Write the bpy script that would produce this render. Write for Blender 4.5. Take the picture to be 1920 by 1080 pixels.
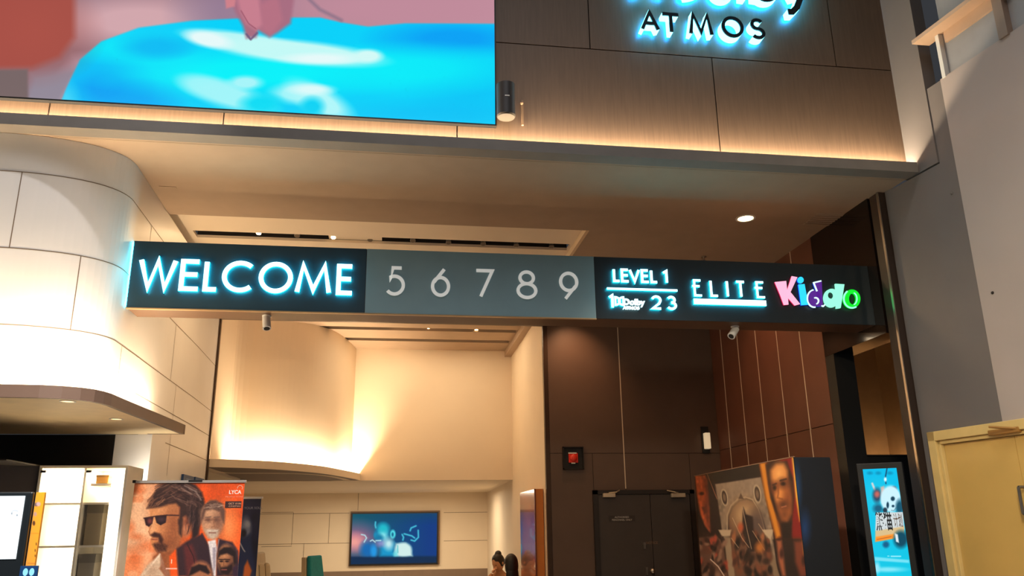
import bpy, bmesh, math, random
import numpy as np
from mathutils import Vector, Matrix

for o in list(bpy.data.objects):
    bpy.data.objects.remove(o)
scene = bpy.context.scene
COL = scene.collection
random.seed(7)
RNG = np.random.RandomState(5)

# ------------------------------------------------------------------ camera
EYE = 1.70                                   # eye height above the floor
FPX, PITCH, ROLL, YAW = 1524.07, 0.285927, -0.01366658, 0.148467


def cam_axes():
    cy, sy = math.cos(YAW), math.sin(YAW)
    fwd = np.array([sy * math.cos(PITCH), cy * math.cos(PITCH), math.sin(PITCH)])
    right = np.array([cy, -sy, 0.0])
    up = np.cross(right, fwd)
    c, s = math.cos(ROLL), math.sin(ROLL)
    return c * right + s * up, -s * right + c * up, fwd


CR, CU, CF = cam_axes()
cam_data = bpy.data.cameras.new('camera')
cam = bpy.data.objects.new('camera', cam_data)
COL.objects.link(cam)
cam_data.sensor_fit = 'HORIZONTAL'
cam_data.sensor_width = 36.0
cam_data.lens = 36.0 * FPX / 1920.0
cam_data.clip_start = 0.05
cam.matrix_world = Matrix(((CR[0], CU[0], -CF[0], 0), (CR[1], CU[1], -CF[1], 0),
                           (CR[2], CU[2], -CF[2], EYE), (0, 0, 0, 1)))
scene.camera = cam

# ------------------------------------------------------------------ world, exposure
scene.view_settings.view_transform = 'Standard'
scene.view_settings.look = 'None'
scene.view_settings.gamma = 1.0
scene.view_settings.exposure = 0.0
world = bpy.data.worlds.new('mall_air')
scene.world = world
world.use_nodes = True
world.node_tree.nodes['Background'].inputs[0].default_value = (0.62, 0.66, 0.75, 1)
world.node_tree.nodes['Background'].inputs[1].default_value = 0.06


def area_light(name, loc, target, sx, sy, power, color, spread=None):
    l = bpy.data.lights.new(name, 'AREA')
    l.shape = 'RECTANGLE'
    l.size, l.size_y = sx, sy
    l.energy = power
    l.color = color
    if spread:
        l.spread = spread
    o = bpy.data.objects.new(name, l)
    COL.objects.link(o)
    d = Vector(target) - Vector(loc)
    o.location = loc
    o.rotation_euler = d.to_track_quat('-Z', 'Y').to_euler()
    return o


def strip_light(name, a, b, up, width, power_per_m, color, spread=None):
    """thin linear lamp from a to b shining along up"""
    a, b, up = Vector(a), Vector(b), Vector(up).normalized()
    l = bpy.data.lights.new(name, 'AREA')
    l.shape = 'RECTANGLE'
    L = (b - a).length
    l.size, l.size_y = L, width
    l.energy = power_per_m * L
    l.color = color
    if spread:
        l.spread = spread
    o = bpy.data.objects.new(name, l)
    COL.objects.link(o)
    x = (b - a).normalized()
    z = -up
    z = (z - x * z.dot(x)).normalized()
    y = z.cross(x)
    m = Matrix((x, y, z)).transposed().to_4x4()
    m.translation = (a + b) / 2
    o.matrix_world = m
    return o


def spot_light(name, loc, target, power, color, angle=60, blend=0.5, radius=0.03):
    l = bpy.data.lights.new(name, 'SPOT')
    l.energy, l.color = power, color
    l.spot_size, l.spot_blend = math.radians(angle), blend
    l.shadow_soft_size = radius
    o = bpy.data.objects.new(name, l)
    COL.objects.link(o)
    o.location = loc
    o.rotation_euler = (Vector(target) - Vector(loc)).to_track_quat('-Z', 'Y').to_euler()
    return o


WARM = (1.0, 0.66, 0.34)
WARM2 = (1.0, 0.77, 0.50)
NEUT = (1.0, 0.93, 0.86)
H = 2.8405                                    # lobby ceiling above the eye
YF, YW, YS, YP, YU, YT = 5.765, 5.89, 6.5, 10.3, 13.34, 18.1
HI = 2.85                                     # inner ceiling above the eye

# lamps of the mall atrium: an accent spot on the rounded corner, then added unseen fill lights
spot_light('accent_and_fill_spot', (-1.6, 3.1, EYE + H + 5.6), (-2.9, 5.95, EYE + 1.3), 900, (.96,.96,.99), 30, .6, .10)
area_light('atrium_fill_light', (1.2, 2.6, EYE + H + 4.6), (4.6, 4.2, EYE + 1.0), 0.5, 0.5, 14, NEUT, math.radians(110))
area_light('atrium_fill_light', (0.0, 0.3, 9.6), (0.0, 0.6, 0), 5.0, 4.0, 275, (.98, .97, 1), math.radians(110))  # added overhead fill, bounces off the floor onto the front
area_light('atrium_fill_light', (1.5, 1.2, EYE + 2.6), (4.4, 5.2, EYE + 0.2), 0.5, 0.3, 30, (1.0, 0.86, 0.62), math.radians(80))  # added warm fill aimed at the yellow door
# cove behind the fascia
strip_light('cove_light', (-4.2, 5.835, EYE + H + .055), (4.34, 5.835, EYE + H + .055), (0, 0.15, 1), .02, 19, (1, .82, .57))
# added unseen fill for lobby and hall: strips at the slots, panel below the ceiling
strip_light('lobby_fill_strip', (-1.9, 8.32, EYE + H + .114), (1.2, 8.32, EYE + H + .114), (0, 0, -1), .12, 15, WARM)
strip_light('hall_fill_strip', (-.4, 11.9, EYE + HI - .006), (1.6, 11.9, EYE + HI - .006), (0, 0, -1), .12, 7.5, WARM2)
strip_light('hall_fill_strip', (-.3, 12.63, EYE + HI - .006), (1.6, 12.63, EYE + HI - .006), (0, 0, -1), .12, 6, WARM2)
area_light('inner_hall_fill', (0.0, 16.0, EYE + .66), (0.0, 16.0, 0), 3.2, 1.4, 100, (1, .82, .58))
# added unseen spots reaching in under the fascia to brighten banner and display stand
spot_light('accent_and_fill_spot', (-1.2, 2.2, 6.4), (-1.75, 5.9, 1.5), 2600, NEUT, 36, .9, .15)
spot_light('accent_and_fill_spot', (-.6, 2.4, 6.0), (3.3, 7.5, 1.5), 2600, (1, .88, .74), 20, .8, .15)


# ------------------------------------------------------------------ pixel measurement -> place
def ray(x, y):
    d = CR * ((x - 960) / FPX) - CU * ((y - 540) / FPX) + CF
    return d / d[1]


def PY(x, y, Y):
    r = ray(x, y) * Y
    return np.array([r[0], r[1], r[2] + EYE])


def PH(x, y, h):
    r = ray(x, y)
    r = r * (h / r[2])
    return np.array([r[0], r[1], r[2] + EYE])


def PX(x, y, X):
    r = ray(x, y)
    r = r * (X / r[0])
    return np.array([r[0], r[1], r[2] + EYE])


def proj(P):
    q = np.asarray(P, float) - np.array([0, 0, EYE])
    cx, cy, cz = q @ CR, q @ CU, q @ CF
    return 960 + FPX * cx / cz, 540 - FPX * cy / cz


def zy(v, Y):
    return EYE + v * Y


# ------------------------------------------------------------------ materials
def lin(c):
    return tuple((v / 12.92 if v <= .04045 else ((v + .055) / 1.055) ** 2.4) for v in (x / 255 for x in c))


MATS = {}


def mat(name, rgb, rough=.6, metal=0.0, var=.06, scale=6.0, bump=0.0, stretch=None, spec=.5, coat=0):
    if name in MATS:
        return MATS[name]
    m = bpy.data.materials.new(name)
    m.use_nodes = True
    nt = m.node_tree
    b = nt.nodes['Principled BSDF']
    c = lin(rgb)
    tc = nt.nodes.new('ShaderNodeTexCoord')
    mp = nt.nodes.new('ShaderNodeMapping')
    mp.inputs['Scale'].default_value = stretch or (1, 1, 1)
    nz = nt.nodes.new('ShaderNodeTexNoise')
    nz.inputs['Scale'].default_value = scale
    nz.inputs['Detail'].default_value = 5
    rp = nt.nodes.new('ShaderNodeValToRGB')
    rp.color_ramp.elements[0].position = .3
    rp.color_ramp.elements[1].position = .7
    rp.color_ramp.elements[0].color = tuple(v * (1 - var) for v in c) + (1,)
    rp.color_ramp.elements[1].color = tuple(min(1, v * (1 + var)) for v in c) + (1,)
    nt.links.new(tc.outputs['Object'], mp.inputs['Vector'])
    nt.links.new(mp.outputs[0], nz.inputs['Vector'])
    nt.links.new(nz.outputs['Fac'], rp.inputs['Fac'])
    nt.links.new(rp.outputs[0], b.inputs['Base Color'])
    b.inputs['Roughness'].default_value = rough
    b.inputs['Metallic'].default_value = metal
    b.inputs['Specular IOR Level'].default_value = spec
    if coat:
        b.inputs['Coat Weight'].default_value = coat
        b.inputs['Coat Roughness'].default_value = .08
    if bump:
        bp = nt.nodes.new('ShaderNodeBump')
        bp.inputs['Strength'].default_value = bump
        bp.inputs['Distance'].default_value = .01
        nt.links.new(nz.outputs['Fac'], bp.inputs['Height'])
        nt.links.new(bp.outputs[0], b.inputs['Normal'])
    MATS[name] = m
    return m


def emi(name, rgb, strength, base=(20, 20, 20)):
    if name in MATS:
        return MATS[name]
    m = bpy.data.materials.new(name)
    m.use_nodes = True
    b = m.node_tree.nodes['Principled BSDF']
    b.inputs['Base Color'].default_value = lin(base) + (1,)
    b.inputs['Emission Color'].default_value = lin(rgb) + (1,)
    b.inputs['Emission Strength'].default_value = strength
    b.inputs['Roughness'].default_value = .4
    MATS[name] = m
    return m


def print_mat(name, emission=0.0, rough=.4, coat=0):
    """printed or glowing picture: colour comes from the painted colour attribute"""
    m = bpy.data.materials.new(name)
    m.use_nodes = True
    nt = m.node_tree
    b = nt.nodes['Principled BSDF']
    a = nt.nodes.new('ShaderNodeAttribute')
    a.attribute_name = 'paint'
    b.inputs['Roughness'].default_value = rough
    b.inputs['Specular IOR Level'].default_value = .02 if emission else .4
    if emission:
        nt.links.new(a.outputs['Color'], b.inputs['Emission Color'])
        b.inputs['Emission Strength'].default_value = emission
        b.inputs['Base Color'].default_value = (.01, .01, .01, 1)
    else:
        nt.links.new(a.outputs['Color'], b.inputs['Base Color'])
    if coat:
        b.inputs['Coat Weight'].default_value = coat
    MATS[name] = m
    return m


def glass_mat(name):
    m = bpy.data.materials.new(name)
    m.use_nodes = True
    nt = m.node_tree
    out = nt.nodes['Material Output']
    nt.nodes.remove(nt.nodes['Principled BSDF'])
    t = nt.nodes.new('ShaderNodeBsdfTransparent')
    g = nt.nodes.new('ShaderNodeBsdfGlossy')
    g.inputs['Roughness'].default_value = .03
    mx = nt.nodes.new('ShaderNodeMixShader')
    mx.inputs[0].default_value = .07
    nt.links.new(t.outputs[0], mx.inputs[1])
    nt.links.new(g.outputs[0], mx.inputs[2])
    nt.links.new(mx.outputs[0], out.inputs[0])
    MATS[name] = m
    return m


M_WOOD = mat('taupe_wood_panel', (108, 86, 69), .5, var=.10, scale=5, stretch=(14, 14, .8))
M_JOINT = mat('dark_joint', (42, 32, 27), .8)
M_FASCIA = mat('grey_fascia_paint', (128, 120, 112), .6)
M_SOFFIT = mat('beige_ceiling_paint', (168, 144, 121), .75, var=.03)
M_CLAD = mat('ivory_wall_cladding', (230, 226, 222), .42, var=.03, scale=2)
M_CLADJ = mat('cladding_joint', (120, 100, 80), .7)
M_IVORY = mat('cream_wall_paint', (232, 214, 188), .7, var=.02, scale=2)
M_CANOPY = mat('brown_canopy_lip', (105, 82, 68), .5)
M_CANSOF = mat('canopy_soffit_paint', (236, 212, 168), .6)
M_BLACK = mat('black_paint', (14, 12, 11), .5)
M_GLOSSBLK = mat('glossy_black_panel', (22, 14, 11), .07, var=.02)
M_DARKWALL = mat('dark_brown_panel', (88, 68, 56), .5, var=.06, scale=3)
M_REDWALL = mat('red_brown_panel', (98, 58, 42), .55, var=.10, scale=3)
M_METAL = mat('brushed_metal', (190, 180, 168), .3, 1.0, var=.05, scale=20)
M_BRONZE = mat('bronze_metal', (78, 60, 48), .38, .7, var=.06)
M_GREYW = mat('grey_wall_paint', (112, 104, 100), .8, var=.05, scale=2)
M_LIGHTW = mat('pale_grey_board', (176, 162, 154), .75, var=.05, scale=1.3)
M_DOORY = mat('yellow_gloss_paint', (212, 172, 96), .28, var=.05, scale=2.5, bump=.05)
M_DARKDOOR = mat('dark_door_paint', (62, 54, 50), .45)
M_STRIP = mat('pale_trim_strip', (206, 188, 164), .4)
M_FLOOR = mat('warm_stone_floor', (176, 168, 158), .25, var=.12, scale=4)
M_WAINS = mat('taupe_wainscot', (130, 108, 90), .6)
M_WHITE = mat('white_plastic', (225, 222, 216), .4)
M_SLOT = mat('slot_dark', (26, 20, 17), .8)
M_ORANGE_EDGE = mat('orange_cabinet_side', (190, 112, 40), .5)
M_NAVY = mat('navy_black_board', (16, 20, 28), .6)
M_GLASS = glass_mat('clear_glass')
M_LENS = emi('lamp_lens', (255, 214, 150), 30)
M_LENSDIM = emi('lamp_lens_dim', (255, 205, 140), 2.5)
M_TEAL = mat('teal_fabric', (20, 140, 150), .8, var=.1, scale=30)
M_CREAMCH = mat('cream_upholstery', (214, 194, 160), .6)
M_HAIR = mat('black_hair', (20, 14, 12), .45, var=.3, scale=30, stretch=(1, 1, .2))
M_SKIN = mat('skin', (205, 150, 112), .5, var=.04)
M_BLKTOP = mat('black_cloth', (18, 16, 17), .85)
M_TANTOP = mat('tan_cloth', (196, 140, 98), .85)
M_JEANS = mat('denim', (48, 58, 78), .85)


# ------------------------------------------------------------------ mesh builder
class MB:
    def __init__(self):
        self.v, self.f, self.mi = [], [], []

    def add(self, verts, faces, mi=0):
        n = len(self.v)
        self.v += [tuple(float(c) for c in p) for p in verts]
        self.f += [tuple(i + n for i in f) for f in faces]
        self.mi += [mi] * len(faces)
        return self

    def box(self, a, b, mi=0):
        x0, y0, z0 = (min(a[i], b[i]) for i in range(3))
        x1, y1, z1 = (max(a[i], b[i]) for i in range(3))
        v = [(x0, y0, z0), (x1, y0, z0), (x1, y1, z0), (x0, y1, z0), (x0, y0, z1), (x1, y0, z1), (x1, y1, z1), (x0, y1, z1)]
        return self.add(v, [(0, 3, 2, 1), (4, 5, 6, 7), (0, 1, 5, 4), (1, 2, 6, 5), (2, 3, 7, 6), (3, 0, 4, 7)], mi)

    def hexa(self, lo, hi, mi=0):
        """lo, hi: four matching corners each"""
        return self.add(list(lo) + list(hi), [(0, 3, 2, 1), (4, 5, 6, 7), (0, 1, 5, 4), (1, 2, 6, 5), (2, 3, 7, 6), (3, 0, 4, 7)], mi)

    def prism(self, pts, vec, mi=0):
        n = len(pts)
        v = [tuple(p) for p in pts] + [tuple(p[i] + vec[i] for i in range(3)) for p in pts]
        f = [tuple(range(n - 1, -1, -1)), tuple(range(n, 2 * n))]
        f += [(i, (i + 1) % n, n + (i + 1) % n, n + i) for i in range(n)]
        return self.add(v, f, mi)

    def cyl(self, a, b, r0, r1=None, n=24, mi=0, caps=True):
        r1 = r0 if r1 is None else r1
        a, b = Vector(a), Vector(b)
        d = (b - a).normalized()
        t = Vector((1, 0, 0)) if abs(d.x) < .8 else Vector((0, 1, 0))
        u = d.cross(t).normalized()
        w = d.cross(u)
        v = []
        for c, r in ((a, r0), (b, r1)):
            for k in range(n):
                an = 2 * math.pi * k / n
                v.append(tuple(c + (u * math.cos(an) + w * math.sin(an)) * r))
        f = [(k, (k + 1) % n, n + (k + 1) % n, n + k) for k in range(n)]
        if caps:
            f += [tuple(range(n - 1, -1, -1)), tuple(range(n, 2 * n))]
        return self.add(v, f, mi)

    def tube(self, pts, r, n=8, mi=0):
        for a, b in zip(pts[:-1], pts[1:]):
            self.cyl(a, b, r, r, n, mi)
        return self

    def ball(self, c, r, n=16, m=10, mi=0):
        rx, ry, rz = (r, r, r) if not hasattr(r, '__len__') else r
        v = [(c[0], c[1], c[2] + rz)]
        for i in range(1, m):
            th = math.pi * i / m
            for k in range(n):
                an = 2 * math.pi * k / n
                v.append((c[0] + rx * math.sin(th) * math.cos(an), c[1] + ry * math.sin(th) * math.sin(an), c[2] + rz * math.cos(th)))
        v.append((c[0], c[1], c[2] - rz))
        f = [(0, 1 + k, 1 + (k + 1) % n) for k in range(n)]
        for i in range(m - 2):
            for k in range(n):
                f.append((1 + i * n + k, 1 + (i + 1) * n + k, 1 + (i + 1) * n + (k + 1) % n, 1 + i * n + (k + 1) % n))
        e = 1 + (m - 2) * n
        f += [(len(v) - 1, e + (k + 1) % n, e + k) for k in range(n)]
        return self.add(v, f, mi)

    def sweep_wall(self, path, z0, z1, thick, mi=0):
        """vertical slab following a plan path; thick is the offset to the left of travel"""
        P = [np.array(p, float) for p in path]
        off = []
        for i, p in enumerate(P):
            d = np.zeros(2)
            if i > 0:
                e = P[i] - P[i - 1]
                d += e / np.linalg.norm(e)
            if i < len(P) - 1:
                e = P[i + 1] - P[i]
                d += e / np.linalg.norm(e)
            d /= np.linalg.norm(d)
            off.append(p + np.array([-d[1], d[0]]) * thick)
        for i in range(len(P) - 1):
            a, b, c, d = P[i], P[i + 1], off[i + 1], off[i]
            self.hexa([(a[0], a[1], z0), (b[0], b[1], z0), (c[0], c[1], z0), (d[0], d[1], z0)],
                      [(a[0], a[1], z1), (b[0], b[1], z1), (c[0], c[1], z1), (d[0], d[1], z1)], mi)
        return self

    def ribbon(self, pts, w, y0, y1, closed=False, mi=0):
        """flat letter stroke in the x-z plane, solid from y0 (front) to y1 (back)"""
        P = [np.array(p, float) for p in pts]
        n = len(P)
        L, R = [], []
        for i in range(n):
            if closed or 0 < i < n - 1:
                e0 = P[i] - P[i - 1]
                e1 = P[(i + 1) % n] - P[i]
            elif i == 0:
                e0 = e1 = P[1] - P[0]
            else:
                e0 = e1 = P[-1] - P[-2]
            e0 = e0 / np.linalg.norm(e0)
            e1 = e1 / np.linalg.norm(e1)
            n0, n1 = np.array([-e0[1], e0[0]]), np.array([-e1[1], e1[0]])
            m = n0 + n1
            l = np.linalg.norm(m)
            m = n0 if l < 1e-6 else m / l
            k = min(1 / max(m @ n0, .2), 2.2)
            L.append(P[i] + m * k * w / 2)
            R.append(P[i] - m * k * w / 2)
        v = []
        for a, b in zip(L, R):
            v += [(a[0], y0, a[1]), (b[0], y0, b[1]), (b[0], y1, b[1]), (a[0], y1, a[1])]
        f = []
        for i in range(n if closed else n - 1):
            a, b = 4 * i, 4 * ((i + 1) % n)
            for k in range(4):
                f.append((a + k, a + (k + 1) % 4, b + (k + 1) % 4, b + k))
        if not closed:
            f += [(0, 3, 2, 1), (4 * n - 4, 4 * n - 3, 4 * n - 2, 4 * n - 1)]
        return self.add(v, f, mi)

    def build(self, name, mats, parent=None, smooth=False, bevel=0, recalc=True):
        me = bpy.data.meshes.new(name)
        off = np.zeros(3)
        r = parent
        while r is not None:
            off = off + np.array(r.location)
            r = r.parent
        me.from_pydata([tuple(np.array(p) - off) for p in self.v], [], self.f)
        if not isinstance(mats, (list, tuple)):
            mats = [mats]
        for m in mats:
            me.materials.append(m)
        me.polygons.foreach_set('material_index', self.mi)
        if recalc:
            bm = bmesh.new()
            bm.from_mesh(me)
            bmesh.ops.recalc_face_normals(bm, faces=bm.faces)
            bm.to_mesh(me)
            bm.free()
        if smooth:
            me.polygons.foreach_set('use_smooth', [True] * len(me.polygons))
            me.set_sharp_from_angle(angle=math.radians(38))
        o = bpy.data.objects.new(name, me)
        COL.objects.link(o)
        if parent is not None:
            o.parent = parent
        if bevel:
            b = o.modifiers.new('bevel', 'BEVEL')
            b.width, b.segments, b.limit_method = bevel, 2, 'ANGLE'
        return o


def tag(o, label, cat, group=None):
    o['label'], o['category'] = label, cat
    if group:
        o['group'] = group
    return o


def thing(name, label, cat, loc, group=None):
    o = bpy.data.objects.new(name, None)
    o.empty_display_size = .1
    COL.objects.link(o)
    o.location = tuple(float(c) for c in loc)
    return tag(o, label, cat, group)


def struct(o):
    o['kind'] = 'structure'
    return o


def text_mesh(body, height, bold=0.0):
    """2-D text outline -> verts (x right, z up, unit-scaled to cap height) and faces"""
    c = bpy.data.curves.new('lettering', 'FONT')
    c.body = body
    c.size = 1.0
    c.offset = bold
    c.align_x = 'CENTER'
    o = bpy.data.objects.new('lettering', c)
    COL.objects.link(o)
    bpy.context.view_layer.update()
    me = bpy.data.meshes.new_from_object(o.evaluated_get(bpy.context.evaluated_depsgraph_get()))
    v = np.array([p.co[:] for p in me.vertices])
    f = [tuple(p.vertices) for p in me.polygons]
    bpy.data.objects.remove(o)
    bpy.data.curves.remove(c)
    bpy.data.meshes.remove(me)
    return v[:, :2] * height / .72, f


def text_on(name, body, origin, ux, uz, height, m, parent, bold=0.0, width=None):
    """lettering lying on a surface: origin is the middle of the base line"""
    v, f = text_mesh(body, height, bold)
    if width:
        w = v[:, 0].max() - v[:, 0].min()
        v[:, 0] *= width / w
    ux, uz, o0 = np.array(ux, float), np.array(uz, float), np.array(origin, float)
    mb = MB()
    mb.add([o0 + ux * p[0] + uz * p[1] for p in v], f)
    return mb.build(name, m, parent, recalc=False)


# ------------------------------------------------------------------ painter for printed pictures
def smooth(e):
    return np.clip(e, 0, 1)


class Paint:
    """colours painted on a surface grid; coordinates are the picture's own plan, measured in photo pixels"""

    def __init__(self, corners, nu, nv, name, m, parent=None):
        # corners: TL, TR, BL (world), planar
        TL, TR, BL = (np.array(c, float) for c in corners)
        u, v = np.meshgrid(np.linspace(0, 1, nu), np.linspace(0, 1, nv))
        self.P = TL + u[..., None] * (TR - TL) + v[..., None] * (BL - TL)
        self.u, self.v = u, v
        x, y = proj(self.P.reshape(-1, 3))
        self.x, self.y = x.reshape(u.shape), y.reshape(u.shape)
        self.c = np.zeros(u.shape + (3,))
        self.nu, self.nv, self.name, self.m, self.parent = nu, nv, name, m, parent

    def mix(self, a, rgb):
        a = a[..., None]
        c = np.array(rgb, float)
        self.c = self.c * (1 - a) + c * a
        return self

    def fill(self, rgb):
        self.c[:] = rgb
        return self

    def lerp(self, t, c0, c1):
        t = np.clip(t, 0, 1)[..., None]
        self.c = np.array(c0) * (1 - t) + np.array(c1) * t
        return self

    def ell(self, cx, cy, rx, ry, rgb, soft=.12, rot=0, a=1.0):
        dx, dy = self.x - cx, self.y - cy
        c, s = math.cos(rot), math.sin(rot)
        d = np.sqrt(((dx * c + dy * s) / rx) ** 2 + ((-dx * s + dy * c) / ry) ** 2)
        return self.mix(a * smooth((1 + soft - d) / (2 * soft)), rgb)

    def poly(self, pts, rgb, soft=1.2, a=1.0):
        pts = np.array(pts, float)
        x, y = self.x, self.y
        ins = np.zeros(x.shape, bool)
        dist = np.full(x.shape, 1e9)
        n = len(pts)
        for i in range(n):
            p, q = pts[i], pts[(i + 1) % n]
            cond = (p[1] > y) != (q[1] > y)
            with np.errstate(divide='ignore', invalid='ignore'):
                xi = (q[0] - p[0]) * (y - p[1]) / (q[1] - p[1] + 1e-12) + p[0]
            ins ^= cond & (x < xi)
            dist = np.minimum(dist, self._seg(p, q))
        sd = np.where(ins, dist, -dist)
        return self.mix(a * smooth(.5 + sd / (2 * soft)), rgb)

    def _seg(self, p, q):
        d = q - p
        t = np.clip(((self.x - p[0]) * d[0] + (self.y - p[1]) * d[1]) / (d @ d + 1e-9), 0, 1)
        return np.hypot(self.x - p[0] - t * d[0], self.y - p[1] - t * d[1])

    def line(self, pts, w, rgb, soft=.8, a=1.0):
        d = np.full(self.x.shape, 1e9)
        for p, q in zip(pts[:-1], pts[1:]):
            d = np.minimum(d, self._seg(np.array(p, float), np.array(q, float)))
        return self.mix(a * smooth(.5 + (w / 2 - d) / (2 * soft)), rgb)

    def noise(self, amt, cell=12, seed=1):
        r = np.random.RandomState(seed)
        gy, gx = int(self.nv / cell) + 3, int(self.nu / cell) + 3
        g = r.rand(gy, gx)
        yy, xx = np.linspace(0, gy - 2.01, self.nv), np.linspace(0, gx - 2.01, self.nu)
        iy, ix = yy.astype(int), xx.astype(int)
        fy, fx = (yy - iy)[:, None], (xx - ix)[None, :]
        fy, fx = fy * fy * (3 - 2 * fy), fx * fx * (3 - 2 * fx)
        a = g[iy][:, ix] * (1 - fx) + g[iy][:, ix + 1] * fx
        b = g[iy + 1][:, ix] * (1 - fx) + g[iy + 1][:, ix + 1] * fx
        n = a * (1 - fy) + b * fy
        self.c = self.c * (1 + amt * (2 * n - 1))[..., None]
        return n

    def build(self):
        c = np.clip(self.c, 0, 255) / 255
        c = np.where(c <= .04045, c / 12.92, ((c + .055) / 1.055) ** 2.4)
        me = bpy.data.meshes.new(self.name)
        off = np.zeros(3)
        r = self.parent
        while r is not None:
            off = off + np.array(r.location)
            r = r.parent
        V = (self.P.reshape(-1, 3) - off).astype(np.float32)
        nu, nv = self.nu, self.nv
        i = (np.arange(nv - 1)[:, None] * nu + np.arange(nu - 1)[None, :]).ravel()
        F = np.stack([i, i + nu, i + nu + 1, i + 1], 1).astype(np.int32)
        me.vertices.add(len(V))
        me.vertices.foreach_set('co', V.ravel())
        me.loops.add(F.size)
        me.loops.foreach_set('vertex_index', F.ravel())
        me.polygons.add(len(F))
        me.polygons.foreach_set('loop_start', np.arange(0, F.size, 4, dtype=np.int32))
        me.update(calc_edges=True)
        at = me.attributes.new('paint', 'FLOAT_COLOR', 'POINT')
        rgba = np.concatenate([c.reshape(-1, 3), np.ones((len(V), 1))], 1).astype(np.float32)
        at.data.foreach_set('color', rgba.ravel())
        me.materials.append(self.m)
        o = bpy.data.objects.new(self.name, me)
        COL.objects.link(o)
        if self.parent is not None:
            o.parent = self.parent
        return o


# ================================================================== SETTING
TOP = EYE + H + 3.4                         # top of what is built of the front wall
struct(MB().box((-9, -4, -.08), (9.6, 18, 0)).build('floor', M_FLOOR))

# --- wood-panelled front wall above the entrance
xr, xl, g = 4.40, -4.6, .005
zj = zy(.6605, YW)
fac = MB()
fac.box((xl, YW + .02, EYE + H + .06), (xr, YW + .10, TOP), 1)
low = [xl, -2.6, PY(420, 215, YW)[0], PY(857, 245, YW)[0], PY(1343, 200, YW)[0], xr]
upp = [xl, -2.1, -.6, PY(1105, 60, YW)[0], PY(1562, 80, YW)[0], xr]
for a, b in zip(low[:-1], low[1:]):
    fac.box((a + g, YW, EYE + H + .06), (b - g, YW + .019, zj - g))
for a, b in zip(upp[:-1], upp[1:]):
    fac.box((a + g, YW, zj + g), (b - g, YW + .019, zj + 1.55))
    fac.box((a + g, YW, zj + 1.56), (b - g, YW + .019, TOP))
struct(fac.build('wall_facade', [M_WOOD, M_JOINT]))

# --- fascia with the light cove behind it
ft = EYE + .5085 * YF
f = MB()
f.box((xl, YF, EYE + H), (4.36, YF + .022, ft))
f.box((xl, YF + .022, EYE + H), (4.36, YW + .019, EYE + H + .035))
struct(f.build('trim_1', M_FASCIA))

# --- lobby ceiling with a recessed tray
tx0, tx1 = -2.30, PH(1104, 434, H)[0]
ty0, ty1 = 7.46, 8.95
jy = PH(1660, 336, H)[1]
c = MB()
zb, zt = EYE + H, EYE + H + .05
c.box((-5.2, YW + .02, zb), (4.36, jy - .0025, zt))
c.box((-5.2, jy - .0025, zb + .004), (4.36, jy + .0025, zt))
c.box((-5.2, jy + .0025, zb), (4.34, 6.3, zt))
c.box((-2.3, 6.3, zb), (4.32, ty0, zt))
c.box((tx1, ty0, zb), (4.32, ty1, zt))
c.box((-2.3, ty1, zb), (4.32, YP + .06, zt))
struct(c.build('ceiling', M_SOFFIT))
# tray: side walls, lid with a long dark slot
TH = .12
sa, sb = PH(360, 432, H + TH)[1], PH(375, 445, H + TH)[1]
sx0, sx1 = PH(362, 433, H + TH)[0], PH(1068, 461, H + TH)[0]
t = MB()
z2 = EYE + H + TH
t.box((tx0 - .02, ty0 - .02, zt), (tx1 + .02, ty0, z2 + .03))
t.box((tx0 - .02, ty1, zt), (tx1 + .02, ty1 + .02, z2 + .03))
t.box((tx1, ty0, zt), (tx1 + .02, ty1, z2 + .03))
t.box((tx0, ty0, z2), (tx1, sa, z2 + .03))
t.box((tx0, sb, z2), (tx1, ty1, z2 + .03))
t.box((tx0, sa, z2), (sx0, sb, z2 + .03))
t.box((sx1, sa, z2), (tx1, sb, z2 + .03))
for xa, xb in ((615, 716),):
    pa, pb = PH(xa, 445, H + TH)[0], PH(xb, 455, H + TH)[0]
    t.box((pa, sa + .05, z2 + .035), (pb, sb, z2 + .05))
t.box((sx0, sa - .02, z2 + .16), (sx1, sb + .02, z2 + .18), 1)
t.box((sx0, sa - .02, z2 + .03), (sx1, sa, z2 + .16), 1)
t.box((sx0, sb, z2 + .03), (sx1, sb + .02, z2 + .16), 1)
struct(t.build('ceiling', [M_IVORY, M_SLOT]))  # tray painted paler than the ceiling, standing in for bounced light

# --- left wall with its rounded corner (plan path, front to back)
YC = 9.087 * .65
XLW = -3.215 * .65
RC = .50
path = [(-5.2, YC), (-4.2, YC), (XLW - RC - .35, YC)]
cx, cyy = XLW - RC, YC + RC
for k in range(1, 19):                       # rounded like a superellipse corner
    an = math.pi / 2 * k / 18
    path.append((cx + RC * math.sin(an) - .35 * (1 - math.sin(an)) ** 1.5, cyy - RC * math.cos(an)))
path += [(XLW - .02, 7.6), (XLW - .045, 9.2), (-2.17, YP + .05)]
CAN_T, CAN_B = EYE + .916, EYE + .833


def inset(path, d):
    P_ = [np.array(p, float) for p in path]
    out = []
    for i, p in enumerate(P_):
        t_ = P_[min(i + 1, len(P_) - 1)] - P_[max(i - 1, 0)]
        t_ /= np.linalg.norm(t_)
        out.append((p[0] - t_[1] * d, p[1] + t_[0] * d))
    return out


def path_s(px):
    s = [0]
    for a, b in zip(px[:-1], px[1:]):
        s.append(s[-1] + math.hypot(b[0] - a[0], b[1] - a[1]))
    return s


def densify(p, step=.12):
    out = [p[0]]
    for a, b in zip(p[:-1], p[1:]):
        n = max(1, int(math.hypot(b[0] - a[0], b[1] - a[1]) / step))
        out += [(a[0] + (b[0] - a[0]) * k / n, a[1] + (b[1] - a[1]) * k / n) for k in range(1, n + 1)]
    return out


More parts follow.
